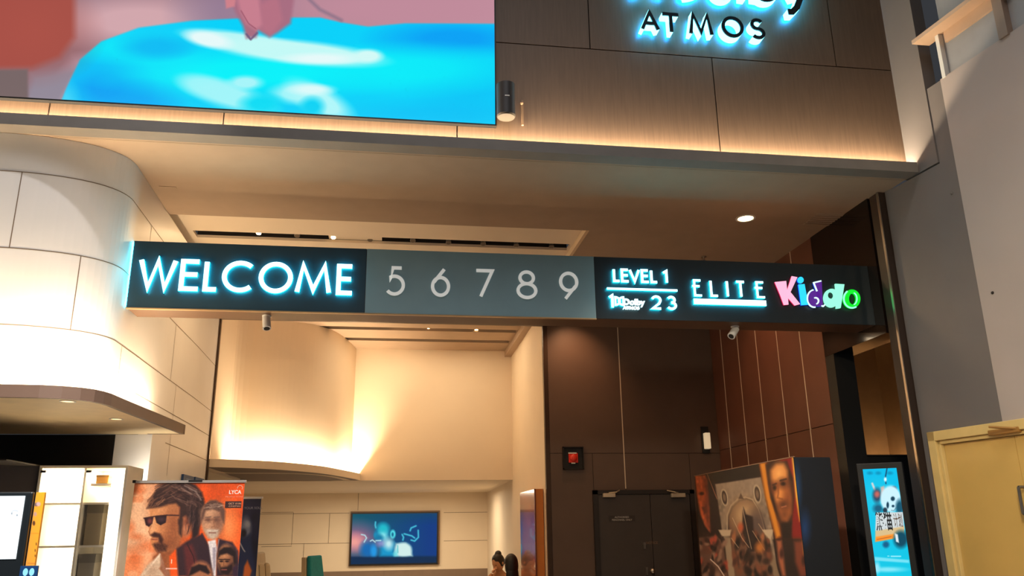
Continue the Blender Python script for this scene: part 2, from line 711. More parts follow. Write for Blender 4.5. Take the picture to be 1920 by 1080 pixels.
wl = MB()
wl.sweep_wall(path, CAN_B + .021, EYE + H - .003, .12, 0)
# part of the same wall that reaches the floor behind the canopy
YE = 7.72
wl.box((PY(215, 830, YE)[0], YE, 0), (XLW - .022, YE + .1, CAN_B - .0))
for p0, p1 in zip(path[:-1], path[1:]):
    pass
wl.sweep_wall([(XLW - .022, YE), (XLW - .045, 9.2), (-2.17, YP + .05)], 0, CAN_B + .021, .12, 0)


def joint_h(z, s0=None, ystart=None, yend=None):
    pts = [p for p in densify(path, .1) if (ystart is None or p[1] >= ystart) and (yend is None or p[1] <= yend)]
    q = []
    for i, p in enumerate(pts):               # 1 mm proud of the wall
        a, b = pts[max(i - 1, 0)], pts[min(i + 1, len(pts) - 1)]
        d = np.array([b[0] - a[0], b[1] - a[1]])
        d /= np.linalg.norm(d)
        q.append((p[0] + d[1] * .0015, p[1] - d[0] * .0015))
    for a, b in zip(q[:-1], q[1:]):
        wl.add([(a[0], a[1], z - .0035), (b[0], b[1], z - .0035), (b[0], b[1], z + .0035), (a[0], a[1], z + .0035)], [(0, 1, 2, 3)], 1)


def joint_v(pt, z0, z1):
    i = min(range(len(DP)), key=lambda k: (DP[k][0] - pt[0]) ** 2 + (DP[k][1] - pt[1]) ** 2)
    a, b = DP[max(i - 1, 0)], DP[min(i + 1, len(DP) - 1)]
    d = np.array([b[0] - a[0], b[1] - a[1]])
    d /= np.linalg.norm(d)
    p = np.array(DP[i]) + np.array([d[1], -d[0]]) * .0015
    a, b = p - d * .0035, p + d * .0035
    wl.add([(a[0], a[1], z0), (b[0], b[1], z0), (b[0], b[1], z1), (a[0], a[1], z1)], [(0, 1, 2, 3)], 1)


DP = densify(path, .03)
z_a, z_b, z_c = PY(60, 322, YC)[2], PY(60, 465, YC)[2], PY(60, 608, YC)[2]
for z in (z_a, z_b, z_c):
    joint_h(z)
joint_h(PX(330, 720, XLW)[2] - .28, ystart=7.0)
joint_h(PX(400, 868, -2.17)[2], ystart=8.2)
joint_v((PY(28, 390, YC)[0], YC), z_b, z_a)
joint_v((PY(150, 560, YC)[0], YC), z_c, z_b)
joint_v((XLW, 6.95), z_b, z_a)
joint_v((XLW, PX(226, 680, XLW)[1]), CAN_T, z_c)
joint_v((XLW, PX(331, 650, XLW)[1]), z_c, z_b)
joint_v((XLW - .03, 8.4), CAN_T - .4, z_c)
o = wl.build('wall_left', [M_CLAD, M_CLADJ], smooth=True)
struct(o)
# dark recess of the shop under the canopy
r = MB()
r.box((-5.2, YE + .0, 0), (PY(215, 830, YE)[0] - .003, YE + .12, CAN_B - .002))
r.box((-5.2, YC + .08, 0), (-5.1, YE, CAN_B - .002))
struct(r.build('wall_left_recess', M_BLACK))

# --- canopy ledge wrapping the rounded corner, with a light trough on top
front = [PH(x, y, .916)[:2] for x, y in ((0, 720), (100, 722), (170, 728), (205, 736), (225, 745), (280, 768), (348, 797))]
front = [(-5.2, front[0][1] + .0)] + [tuple(p) for p in front]
sm = []
for i, p in enumerate(front):
    if 1 < i < len(front) - 1:
        a, b = front[i - 1], front[i + 1]
        sm += [((a[0] + 3 * p[0]) / 4, (a[1] + 3 * p[1]) / 4), ((b[0] + 3 * p[0]) / 4, (b[1] + 3 * p[1]) / 4)]
    else:
        sm.append(p)
front = sm
tipx, tipy = front[-1]
can = MB()
can.sweep_wall(front, CAN_B, CAN_T, .03, 0)
inner = [(-5.2, YE - .01), (XLW - .1, YE - .01), (XLW + .0, tipy)]
pl = [(p[0], p[1], CAN_B + .002) for p in inset(front, .02)] + [(XLW - .06, tipy - .01, CAN_B + .002), (XLW - .06, YE - .004, CAN_B + .002), (-5.2, YE - .004, CAN_B + .002)]
can.prism(pl, (0, 0, .018), 1)
can.box((XLW - .05, tipy - .03, CAN_B), (tipx, tipy, CAN_T), 0)
struct(can.build('trim_2', [M_CANOPY, M_CANSOF]))
# light line in the trough
lp = [(p[0], p[1]) for p in front]
for a, b in zip(lp[:-1], lp[1:]):
    if math.hypot(b[0] - a[0], b[1] - a[1]) < .03:
        continue
    d = np.array([b[0] - a[0], b[1] - a[1]])
    L = np.linalg.norm(d)
    d /= L
    n = np.array([-d[1], d[0]])
    A, B = np.array(a) + n * .10, np.array(b) + n * .10
    if B[1] > tipy - .2:
        B = B - d * .25
    strip_light('cove_light', (A[0], A[1], CAN_B + .03), (B[0], B[1], CAN_B + .03), (n[0] * .5, n[1] * .5, 1), .03, 26, WARM2)

# --- portal between lobby and inner hall: jambs and lintel
pl_x0, pl_x1 = PY(412, 600, YP)[0], PY(1017, 608, YP)[0]
pz = EYE + .2478 * YP
p = MB()
p.box((pl_x0, YP, pz), (pl_x1 + .05, YP + .05, pz + .03))
p.box((pl_x0, YP, 0), (pl_x0 + .02, YP + .05, pz))
p.box((pl_x1, YP - .01, 0), (pl_x1 + .055, YP + .05, pz + .03))
struct(p.build('trim_3', M_BRONZE))
struct(MB().box((-2.3, YP + .01, pz + .03), (4.4, YP + .05, EYE + H)).build('wall_lintel', M_SOFFIT))

# --- dark wall with the double door
dw = MB()
dx0, dx1, dz = PY(1113, 918, YP)[0], PY(1296, 918, YP)[0], PY(1200, 919, YP)[2]
xa, xb = pl_x1 + .055, 4.30
gx = PY(1165, 760, YP)[0]
gz = PY(1200, 850, YP)[2]
dw.box((xa, YP + .006, 0), (xb, YP + .05, pz + .03), 1)
for (u0, u1, v0, v1) in ((xa, gx, gz, pz + .03), (gx, xb, gz, pz + .03), (xa, dx0, 0, gz), (dx0, gx, dz, gz), (gx, dx1, dz, gz), (dx1, xb, 0, gz)):
    dw.box((u0 + .003, YP - .006, v0 + .003), (u1 - .003, YP + .006, v1 - .003), 0)
dw.box((gx - .006, YP - .009, dz + .02), (gx + .006, YP - .005, pz), 2)
struct(dw.build('wall_back_right', [M_DARKWALL, M_JOINT, M_STRIP]))

d1 = thing('door_1', None, None, ((dx0 + dx1) / 2, YP - .01, 0))
del d1['label'], d1['category']
struct(d1)
fr = MB()
fr.box((dx0 - .02, YP - .05, 0), (dx0 + .04, YP - .006, dz))
fr.box((dx1 - .04, YP - .05, 0), (dx1 + .02, YP - .006, dz))
fr.box((dx0 - .02, YP - .05, dz - .05), (dx1 + .02, YP - .006, dz))
fr.build('door_frame', mat('door_frame_black', (34, 26, 22), .45), d1)
dm = dx0 + .56 * (dx1 - dx0)
for a, b in ((dx0 + .043, dm - .003), (dm + .003, dx1 - .043)):
    MB().box((a, YP - .035, .01), (b, YP - .008, dz - .053)).build('door_leaf', M_DARKDOOR, d1, bevel=.003)
for x0, x1, s in ((1130, 1153, 1), (1258, 1284, -1)):
    q0, q1 = PY(x0, 928, YP - .05), PY(x1, 929, YP - .05)
    m_ = MB().box((q0[0], YP - .085, q0[2] - .03), (q1[0], YP - .036, q0[2] + .02))
    cl = m_.build('door_closer', mat('closer_silver', (205, 190, 165), .35, .5), d1, bevel=.006)
    xm = (q0[0] + q1[0]) / 2
    MB().tube([(xm, YP - .07, q0[2] + .025), (xm + .07 * s, YP - .16, q0[2] + .03), (xm + .14 * s, YP - .055, q0[2] + .055)], .007).build('closer_arm', mat('closer_silver', (0, 0, 0)), cl)
sg = PY(1166, 972, YP - .036)
plate = MB().box((sg[0] - .17, YP - .039, sg[2] - .035), (sg[0] + .17, YP - .0355, sg[2] + .035)).build('door_sign', mat('sign_plate_dark', (48, 40, 36), .5), d1)
M_SGN = mat('sign_lettering_grey', (176, 170, 164), .5)
text_on('sign_lettering', 'AUTHORISED', (sg[0], YP - .0405, sg[2] + .005), (1, 0, 0), (0, 0, 1), .022, M_SGN, plate, .01)
text_on('sign_lettering', 'PERSONNEL ONLY', (sg[0], YP - .0405, sg[2] - .028), (1, 0, 0), (0, 0, 1), .022, M_SGN, plate, .01, .26)
lk = PY(1210, 1022, YP - .036)
b_ = MB().box((lk[0] - .03, YP - .06, lk[2] - .045), (lk[0] + .0, YP - .036, lk[2] + .03))
b_.cyl((lk[0] - .015, YP - .062, lk[2] + .012), (lk[0] - .015, YP - .036, lk[2] + .012), .018, n=16)
b_.build('door_lock', M_METAL, d1)
kn = PY(1222, 1070, YP - .036)
b_ = MB().ball((kn[0], YP - .075, kn[2]), .033).cyl((kn[0], YP - .075, kn[2]), (kn[0], YP - .036, kn[2]), .014)
b_.box((kn[0] - .075, YP - .045, kn[2] - .05), (kn[0] - .05, YP - .036, kn[2] + .04))
b_.build('door_handle', M_METAL, d1, smooth=True)
tx = PY(1218, 1020, YP - .036)
text_on('sign_lettering', 'NOTICE', (tx[0] + .03, YP - .0365, tx[2]), (1, 0, 0), (0, 0, 1), .03, mat('sign_lettering_brown', (120, 92, 70), .5), d1, .01)

# --- red-brown slatted side wall on the right of the lobby
XR = 4.25
rw = MB()
edges = [7.42, 7.871, 8.385, 8.913, 9.426, 9.928, 10.285]
zj2 = PX(1568, 793, XR)[2]
for a, b in zip(edges[:-1], edges[1:]):
    rw.box((XR, a + .004, zj2 + .004), (XR + .03, b - .004, EYE + H), 0)
    rw.box((XR, a + .004, 0), (XR + .03, b - .004, zj2 - .004), 0)
rw.box((XR + .012, 7.42, 0), (XR + .05, 10.285, EYE + H), 1)
for e in edges[1:-1]:
    rw.box((XR - .004, e - .005, 0), (XR + .012, e + .005, EYE + H), 2)
struct(rw.build('wall_inner_right', [M_REDWALL, M_JOINT, M_STRIP]))
struct(MB().box((XR, 7.26, 0), (XR + .21, 7.415, EYE + 1.77), 0).build('trim_4', M_BLACK))
# glossy black bulkhead over the side opening
struct(MB().box((XR - .005, 6.36, EYE + 1.58), (XR + .25, 7.41, EYE + H)).build('wall_bulkhead', M_GLOSSBLK))

# --- dim side corridor seen past the bulkhead
s = MB()
YB = 11.4
s.box((XR + .05, YB, 0), (9.0, YB + .08, EYE + 2.75), 0)
cxr = PY(1655, 760, YB)[0]
s.box((cxr, 8.4, EYE + .6), (cxr + .08, YB, EYE + 2.75), 0)
s.box((XR + .05, 6.36, EYE + 2.72), (9.0, YB, EYE + 2.78), 0)
for q in (7.9, 8.9, 9.9):
    s.box((XR + .06, q, EYE + 2.68), (8.9, q + .16, EYE + 2.718), 1)
s.box((XR + .26, 9.2, 0), (9.0, 9.25, EYE + .55), 1)
struct(s.build('wall_corridor', [mat('corridor_paint', (176, 142, 104), .7), M_SLOT]))

# --- right pillar and right wall
p = MB().box((XR + .006, 6.21, 0), (XR + .105, 6.34, EYE + H - .002), 0)
p.box((XR - .003, 6.198, 0), (XR + .005, 6.225, EYE + H - .002), 1)
struct(p.build('trim_5', [mat('dark_bronze_pillar', (48, 34, 26), .5), M_METAL]))


def xw(Y):
    return 4.345 + (6.03 - Y) * .14


def PW(x, y, out=0.0):
    """point on the slanting right wall, `out` metres in front of it"""
    r = ray(x, y)
    Y = (4.345 - out + 6.03 * .14) / (r[0] + .14)
    return np.array([r[0] * Y, Y, r[2] * Y + EYE])


def wall_quad(mb, Y0, Y1, z0, z1, out0, out1, mi=0):
    """slab on the right wall between Y0 and Y1, from depth out0 to out1 in front of it"""
    lo = [(xw(Y0) - out1, Y0, z0), (xw(Y1) - out1, Y1, z0), (xw(Y1) - out0, Y1, z0), (xw(Y0) - out0, Y0, z0)]
    mb.hexa(lo, [(a, b, z1) for a, b, _ in lo], mi)
    return mb


yd0 = PW(1744, 811)[1]
yd_top = PW(1744, 811)[2]
yp_ = PW(1800, 340)[1]
zp_ = PW(1761, 152)[2]
yv = PW(1764, 110)[1]
w = MB()
wall_quad(w, yd0, 6.20, 0, EYE + H, -.10, 0)
wall_quad(w, 5.56, yd0, yd_top, EYE + H - .01, -.10, 0)
wall_quad(w, yp_, 5.56, yd_top, zp_, -.10, 0)
wall_quad(w, 1.0, yp_, yd_top, zp_ - .02, -.10, -.004)
wall_quad(w, 1.0, 4.4, 0, yd_top, -.10, 0)
# reveal beside the wood front, above ceiling level
zA = PW(1735, 171)[2]
wall_quad(w, 5.565, YW + .05, EYE + H, TOP, -.10, .01)
struct(w.build('wall_right', M_GREYW))
b_ = MB()
wall_quad(b_, 1.0, yp_, yd_top, zp_, -.003, .012)
struct(b_.build('wall_right_board', M_LIGHTW))
# wall above the board: set-back gap, post, warm-lit ledge and upper wall
u = MB()
zl = PW(1725, 92)[2]
wall_quad(u, 1.0, yv - .045, zp_ - .02, TOP, -.10, -.02, 0)
wall_quad(u, yv - .045, 5.56, zp_ - .3, TOP, -.42, -.40, 1)
wall_quad(u, yv - .05, yv - .03, zp_, TOP, -.40, -.02, 0)
struct(u.build('wall_right_upper', [mat('upper_wall_paint', (160, 158, 158), .8), mat('void_shade', (26, 24, 24), .8)]))  # near-black colour stands in for the shade deep in the gap
u = MB()
wall_quad(u, yv - .035, yv + .0, zp_ - .01, zl, -.03, .02)
struct(u.build('trim_6', M_WHITE))
u = MB()
wall_quad(u, 1.0, 5.50, zl, zl + .035, -.04, .12)
wall_quad(u, 1.0, 5.30, zl - .10, zl - .0, -.03, .0)
struct(u.build('trim_7', mat('ledge_paint', (200, 168, 140), .6)))
u = MB()
wall_quad(u, 4.72, 4.80, zp_ - .01, TOP, -.02, .03)
struct(u.build('trim_8', mat('ledge_post_paint', (150, 128, 112), .6)))

# --- yellow double service door in the right wall
d2 = thing('door_2', None, None, (xw(5.3), 5.3, 0))
del d2['label'], d2['category']
struct(d2)
fr = MB()
fw = .075
wall_quad(fr, yd0 - fw, yd0, 0, yd_top, -.02, .035)
wall_quad(fr, 4.45, yd0, yd_top - fw, yd_top, -.02, .035)
wall_quad(fr, 4.40, 4.40 + fw, 0, yd_top, -.02, .035)
wall_quad(fr, yd0 - fw - .03, yd0 - fw, 0, yd_top - fw, -.03, .015)
wall_quad(fr, 4.45, yd0 - fw, yd_top - fw - .03, yd_top - fw, -.03, .015)
fr.build('door_frame', mat('yellow_frame_paint', (222, 190, 122), .35), d2, bevel=.004)
ysplit = PW(1905, 850)[1]
for a, b in ((4.48, ysplit - .003), (ysplit + .003, yd0 - fw - .034)):
    wall_quad(MB(), a, b, .01, yd_top - fw - .034, -.05, -.012).build('door_leaf', M_DOORY, d2)
ca, cb = PW(1862, 811), PW(1918, 800)
m_ = MB()
wall_quad(m_, cb[1], ca[1], ca[2] - .025, ca[2] + .015, -.014, .045)
cl = m_.build('door_closer', mat('closer_brown', (172, 124, 62), .4, .3), d2, bevel=.005)
MB().tube([(xw(cb[1]) - .03, cb[1], ca[2] + .0), (xw(cb[1] + .16) - .12, cb[1] + .16, ca[2] + .03), (xw(cb[1] + .02) - .02, cb[1] + .02, yd_top - fw)], .008).build('closer_arm', mat('closer_brown', (0, 0, 0)), cl)
hd = PW(1914, 938, .06)
MB().tube([(hd[0] + .05, hd[1], hd[2] + .09), (hd[0], hd[1], hd[2] + .09), (hd[0], hd[1], hd[2] - .09), (hd[0] + .05, hd[1], hd[2] - .09)], .011).build('door_handle', mat('handle_grey', (120, 116, 112), .35, .8), d2)
nb = PW(1785, 362)
MB().ball((nb[0], nb[1], nb[2]), .012, 10, 6).build('anchor_bolt', M_GREYW)
tag(bpy.data.objects['anchor_bolt'], 'small grey bolt sticking out of the grey right wall', 'bolt')
nb = PW(1864, 549)
MB().ball((nb[0] - .012, nb[1], nb[2]), .012, 10, 6).build('wall_screw', M_JOINT)
tag(bpy.data.objects['wall_screw'], 'tiny dark screw head in the pale board above the yellow door', 'screw')

# ================================================================== INNER HALL
# ceiling with two long slots, seen under the portal
ci = MB()
k = HI / 2.62
s1a, s1b, s2a, s2b = 10.86 * k, 11.02 * k, 11.53 * k, 11.695 * k
bx0 = PH(963, 630, HI)[0]
zc = EYE + HI
for a, b in ((YP + .05, s1a), (s1b, s2a), (s2b, YU)):
    ci.box((-2.3, a, zc), (2.1, b, zc + .04))
for a, b in ((s1a, s1b), (s2a, s2b)):
    ci.box((bx0, a, zc), (2.1, b, zc + .04))
    ci.box((-2.3, a - .02, zc + .18), (bx0, b + .02, zc + .2), 1)
    ci.box((-2.3, a - .02, zc + .04), (bx0, a, zc + .18), 1)
    ci.box((-2.3, b, zc + .04), (bx0, b + .02, zc + .18), 1)
ci.box((PH(735, 613, HI)[0], s1a + .04, zc + .05), (PH(850, 617, HI)[0], s1b, zc + .07))
ci.box((PY(947, 660, YU)[0] - .01, YP + .08, zc - .10), (PY(947, 660, YU)[0] + .14, YU, zc))
struct(ci.build('ceiling', [M_SOFFIT, M_SLOT]))
# rounded volume on the left of the hall
rp = [(-2.19, 10.36), (-2.185, 11.35), (-2.10, 11.5), (-1.7, 11.52), (-1.4, 11.58), (-1.15, 11.72), (-.97, 11.95), (-.85, 12.2), (-.76, 12.5), (-.68, 12.9), (-.605, YU + .02)]
def chaikin(p, n=2):
    for _ in range(n):
        q = [p[0]]
        for a, b in zip(p[:-1], p[1:]):
            q += [(.75 * a[0] + .25 * b[0], .75 * a[1] + .25 * b[1]), (.25 * a[0] + .75 * b[0], .25 * a[1] + .75 * b[1])]
        q.append(p[-1])
        p = q
    return p
rp = chaikin(rp)
zl0, zl1 = EYE + .738, EYE + .835
struct(MB().sweep_wall(rp, zl0, zc, .10).build('wall_curved', M_IVORY, smooth=True))
lp = chaikin([(-2.19, 10.38), (-1.9, 10.47), (-1.5, 10.74), (-1.15, 11.2), (-.92, 11.62), (-.72, 12.25), (-.55, 12.9), (-.46, YU)])
l_ = MB().sweep_wall(lp, zl0, zl1, .03)
l_.prism([(p[0], p[1], zl0 + .002) for p in inset(lp, .02)] + [(-2.19, YU, zl0 + .002)], (0, 0, .02), 1)
struct(l_.build('trim_9', [M_IVORY, M_CANOPY]))
trough = [(-2.08, 11.36), (-1.72, 11.39), (-1.36, 11.46), (-1.07, 11.63), (-.89, 11.93), (-.77, 12.26), (-.69, 12.58), (-.62, 12.92), (-.55, 13.28)]
for i, (a, b) in enumerate(zip(trough[:-1], trough[1:])):
    d = np.array([b[0] - a[0], b[1] - a[1]])
    d /= np.linalg.norm(d)
    n = np.array([-d[1], d[0]])
    strip_light('cove_light', (a[0], a[1], zl0 + .03), (b[0], b[1], zl0 + .03), (n[0] * .45, n[1] * .45, 1), .03, 38 if i < 6 else 80, WARM2)
# upper back wall, dropped ceiling of the deep part, television wall
ub = EYE + .055 * YU
struct(MB().box((-.9, YU, ub), (2.05, YU + .08, zc + .04)).build('wall_back_upper', M_IVORY))
struct(MB().box((-5, YU + .08, ub), (2.4, YT + .1, ub + .05)).box((-5, YP + .3, ub + .0), (-2.3, YU + .1, ub + .05)).build('ceiling', M_IVORY))
bw = MB()
zw = PY(700, 1070, YT)[2]
bw.box((-5, YT, zw), (2.4, YT + .08, ub), 0)
bw.box((-5, YT - .015, 0), (2.4, YT + .08, zw), 2)


def jline(x0, y0, x1, y1):
    a, b = PY(x0, y0, YT - .002), PY(x1, y1, YT - .002)
    if abs(a[0] - b[0]) > abs(a[2] - b[2]):
        bw.box((a[0], YT - .003, (a[2] + b[2]) / 2 - .004), (b[0], YT, (a[2] + b[2]) / 2 + .004), 1)
    else:
        bw.box(((a[0] + b[0]) / 2 - .004, YT - .003, a[2]), ((a[0] + b[0]) / 2 + .004, YT, b[2]), 1)


for q in ((480, 964, 655, 962), (480, 1021, 655, 1018), (672, 905, 672, 957), (618, 963, 616, 1019), (569, 1019, 568, 1074), (832, 961, 922, 960), (832, 1014, 922, 1013),
          (490, 961, 550, 960), (550, 961, 547, 1022), (490, 1025, 547, 1024)):
    jline(*q)
a, b = PY(720, 1072, YT - .02), PY(720, 1080, YT - .02)
bw.box((a[0] - .004, YT - .018, 0), (a[0] + .004, YT - .014, zw), 1)
struct(bw.build('wall_back', [M_IVORY, M_CLADJ, M_WAINS]))
ir = MB()
ir.sweep_wall([(2.10, YT), (1.965, YU), (1.938, YP + .05)], 0, zc + .04, .08, 0)
struct(ir.build('wall_hall_right', M_IVORY))
struct(MB().box((-5, YP + .2, 0), (-4.9, YT, ub)).build('wall_hall_left', M_IVORY))

# ================================================================== BIG SCREEN
ys = YW - .045
TLs, BRs = PY(-420, -900, ys), PY(928.5, 233.8, ys)
sb_ = EYE + .5312 * ys
st_ = TOP - .25
sx_l, sx_r = -4.5, BRs[0]
scr = thing('led_screen', 'huge glowing video screen on the wood front above the entrance', 'screen', ((sx_l + sx_r) / 2, ys, sb_))
MB().box((sx_l - .012, ys + .002, sb_ - .012), (sx_r + .012, YW, st_ + .012)).build('screen_frame', M_BLACK, scr)
P = Paint(((sx_l, ys, st_), (sx_r, ys, st_), (sx_l, ys, sb_)), 820, 430, 'screen_picture', print_mat('video_picture', .95), scr)
P.lerp((P.x - 100) / 900, (150, 118, 128), (205, 150, 165))
P.ell(260, 40, 150, 42, (214, 170, 176), .5)
P.ell(445, 20, 90, 60, (128, 118, 150), .6, a=.7)
P.ell(760, 15, 260, 50, (196, 142, 158), .6)
P.poly([(70, 200), (140, 110), (190, 100), (150, 150), (120, 230)], (190, 160, 175), 14)
P.poly([(40, 210), (60, 140), (150, 125), (130, 165), (90, 230)], (150, 140, 155), 10)
tab = [(95, 240), (125, 165), (150, 112), (190, 78), (260, 52), (360, 39), (480, 33), (600, 33), (640, 42), (690, 50), (760, 44), (940, 45), (940, 250)]
c0_ = P.c.copy()
P.fill((0, 0, 0))
P.poly(tab, (1, 1, 1), 2)
TM = P.c[..., 0].copy()
P.c = c0_
P.mix(TM, (0, 214, 255))
for (cx_, cy_, rx_, ry_, rgb, a_) in ((200, 160, 70, 50, (0, 165, 250), .95), (250, 90, 110, 26, (0, 240, 255), .8), (850, 72, 130, 30, (0, 160, 250), .9), (880, 160, 90, 50, (0, 190, 250), .5),
                                      (480, 135, 260, 40, (0, 250, 255), .9), (780, 130, 170, 40, (0, 245, 255), .8), (820, 215, 160, 24, (0, 196, 252), .7), (120, 195, 26, 40, (110, 225, 255), .6),
                                      (260, 200, 70, 40, (0, 170, 250), .8), (290, 88, 60, 22, (0, 170, 245), .6), (310, 90, 60, 16, (0, 190, 250), .5)):
    P.mix(smooth(1.4 - np.hypot((P.x - cx_) / rx_, (P.y - cy_) / ry_)) * a_ * TM, rgb)
P.ell(470, 82, 120, 18, (190, 252, 252), .25, .16)
P.ell(560, 98, 150, 21, (200, 255, 252), .25, .10)
P.ell(390, 74, 42, 14, (235, 255, 255), .35, .2)
P.ell(600, 110, 60, 9, (235, 255, 255), .5)
P.ell(690, 105, 26, 12, (215, 255, 252), .35)
P.ell(395, 165, 60, 20, (150, 250, 255), .35, .25)
P.ell(430, 180, 80, 22, (165, 250, 255), .4, .3)
P.ell(460, 155, 30, 12, (170, 250, 255), .4)
P.ell(560, 175, 48, 18, (165, 250, 255), .4)
P.ell(600, 190, 62, 24, (180, 252, 255), .4, .5)
P.ell(585, 168, 36, 9, (225, 255, 255), .5)
P.ell(490, 195, 34, 16, (0, 225, 250), .5)
P.ell(585, 200, 20, 16, (0, 215, 250), .5)
P.poly([(-900, -900), (140, -900), (140, 70), (128, 86), (112, 108), (60, 128), (-900, 150)], (168, 80, 70), 8)
P.ell(60, 60, 80, 60, (178, 84, 72), .8, a=.6)
P.poly([(-900, 145), (52, 130), (54, 250), (-900, 260)], (122, 104, 104), 3)
P.poly([(415, -60), (560, -60), (545, 44), (520, 62), (505, 70), (485, 58), (480, 70), (462, 72), (455, 48), (440, 20)], (172, 112, 132), 4)
P.poly([(440, -20), (482, -20), (496, 46), (480, 56), (462, 44), (450, 20)], (204, 130, 146), 5)
P.poly([(420, -20), (445, -20), (440, 12), (424, 16)], (212, 132, 142), 2)
P.poly([(488, 8), (520, -10), (530, 38), (508, 66), (492, 56)], (186, 116, 134), 5)
P.line([(452, 20), (466, 44), (480, 54)], 1.4, (150, 80, 100))
P.line([(462, 64), (470, 74), (482, 62)], 4, (120, 96, 130))
P.line([(560, -20), (600, 18), (640, 38)], 6, (150, 120, 140), 3)
P.build()

# ================================================================== HALO-LIT WALL LETTERING
M_HALO = emi('halo_cyan', (120, 238, 255), 4.5)
M_HALOB = emi('halo_back_blue', (0, 150, 255), 60)
M_FACE = mat('letter_face_dark', (30, 44, 54), .35)
yw0 = YW - .12                                  # front of the letters
arc = lambda cx, cy, rx, ry, a0, a1, n=20: [(cx + rx * math.cos(math.radians(a0 + (a1 - a0) * k / n)), cy + ry * math.sin(math.radians(a0 + (a1 - a0) * k / n))) for k in range(n + 1)]


def glyph(ch):
    """single-stroke letter in a unit box: list of (points, closed)"""
    C_ = lambda cx, cy, rx, ry: (arc(cx, cy, rx, ry, 0, 360, 36)[:-1], True)
    G = {
        'W': [([(0, 1), (.26, 0), (.5, 1), (.74, 0), (1, 1)], False)],
        'E': [([(.95, 1), (0, 1), (0, 0), (1, 0)], False), ([(0, .52), (.9, .52)], False)],
        'L': [([(0, 1), (0, 0), (1, 0)], False)],
        'C': [(arc(.56, .5, .56, .5, 48, 312, 32), False)],
        'O': [C_(.5, .5, .5, .5)],
        'M': [([(0, 0), (.16, 1), (.5, .08), (.84, 1), (1, 0)], False)],
        'V': [([(0, 1), (.5, 0), (1, 1)], False)],
        'I': [([(.5, 0), (.5, 1)], False)],
        'T': [([(0, 1), (1, 1)], False), ([(.5, 1), (.5, 0)], False)],
        'A': [([(0, 0), (.5, 1), (1, 0)], False), ([(.2, .34), (.8, .34)], False)],
        'S': [(arc(.5, .75, .42, .25, 35, 270, 16) + arc(.5, .25, .45, .25, 90, -145, 16)[1:], False)],
        '1': [([(0, .84), (.75, 1), (.75, 0)], False)],
        '2': [(arc(.5, .7, .48, .3, 160, -20, 16) + [(.82, .42), (.02, 0), (1, 0)], False)],
        '3': [(arc(.46, .75, .4, .25, 150, -90, 16), False), (arc(.46, .27, .5, .27, 90, -150, 18), False)],
        '5': [([(.86, 1), (.34, 1), (.2, .56)] + arc(.46, .34, .52, .34, 118, -140, 24)[0:], False)],
        '6': [([(.72, 1), (.09, .5)], False), C_(.5, .34, .5, .34)],
        '7': [([(0, 1), (1, 1), (.28, 0)], False)],
        '8': [C_(.5, .77, .38, .23), C_(.5, .27, .5, .27)],
        '9': [([(.28, 0), (.91, .5)], False), C_(.5, .66, .5, .34)],
        'F': [([(.95, 1), (0, 1), (0, 0)], False)],
        'Z': [([(.95, 1), (.1, 1), (.1, 0), (1, 0)], False), ([(-.18, .62), (.78, .62)], False)],
    }
    return G[ch]


def put_glyph(ch, x0, x1, z0, z1, w, y0, y1, name, m, parent, mi=0, shear=0.0):
    mb = MB()
    bw_, bh = (x1 - x0) - w, (z1 - z0) - w
    for k_, (pts, closed) in enumerate(glyph(ch)):
        mb.ribbon([(x0 + w / 2 + u * bw_ + shear * v, z0 + w / 2 + v * bh) for u, v in pts], w, y0 - .0006 * k_, y1 - .0006 * k_, closed, mi)
    return mb.build(name, m, parent)


logo = thing('wall_sign', 'cyan halo-lit dark lettering cut off by the top of the photo on the wood wall', 'sign', (3.0, YW, PY(1315, 75, YW)[2]))


def halo_letter(ch, px, w):
    x0, x1, yt, yb = px
    A, B = PY(x0, (yt + yb) / 2, yw0), PY(x1, (yt + yb) / 2, yw0)
    z1_, z0_ = PY((x0 + x1) / 2, yt, yw0)[2], PY((x0 + x1) / 2, yb, yw0)[2]
    f_ = put_glyph(ch, A[0], B[0], z0_, z1_, w, yw0 - .004, yw0 + .008, 'letter', M_FACE, logo)
    mb = MB()
    bw_, bh = (B[0] - A[0]) - w, (z1_ - z0_) - w
    for pts, closed in glyph(ch):
        q = [(A[0] + w / 2 + u * bw_, z0_ + w / 2 + v * bh) for u, v in pts]
        mb.ribbon(q, w * 1.04, yw0 + .0085, YW - .03, closed)
        mb.ribbon(q, w * .8, YW - .0298, YW - .028, closed, 1)
    mb.build('letter_glow', [M_HALO, M_HALOB], f_)


for ch, px in (('A', (1201, 1236, 20, 57)), ('T', (1240, 1276, 24, 62)), ('M', (1291, 1336, 25, 66)), ('O', (1353, 1394, 31, 70)), ('S', (1406, 1435, 35, 73))):
    halo_letter(ch, px, .030)


def halo_strokes(strokes, w):
    f_ = MB()
    b_ = MB()
    for k_, (pts, closed) in enumerate(strokes):
        q = [PY(x, y, yw0) for x, y in pts]
        q = [(p[0], p[2]) for p in q]
        f_.ribbon(q, w, yw0 - .004 - .0006 * k_, yw0 + .008 - .0006 * k_, closed)
        b_.ribbon(q, w * 1.04, yw0 + .0085, YW - .03, closed)
        b_.ribbon(q, w * .8, YW - .0298, YW - .028, closed, 1)
    o_ = f_.build('letter', M_FACE, logo)
    b_.build('letter_glow', [M_HALO, M_HALOB], o_)


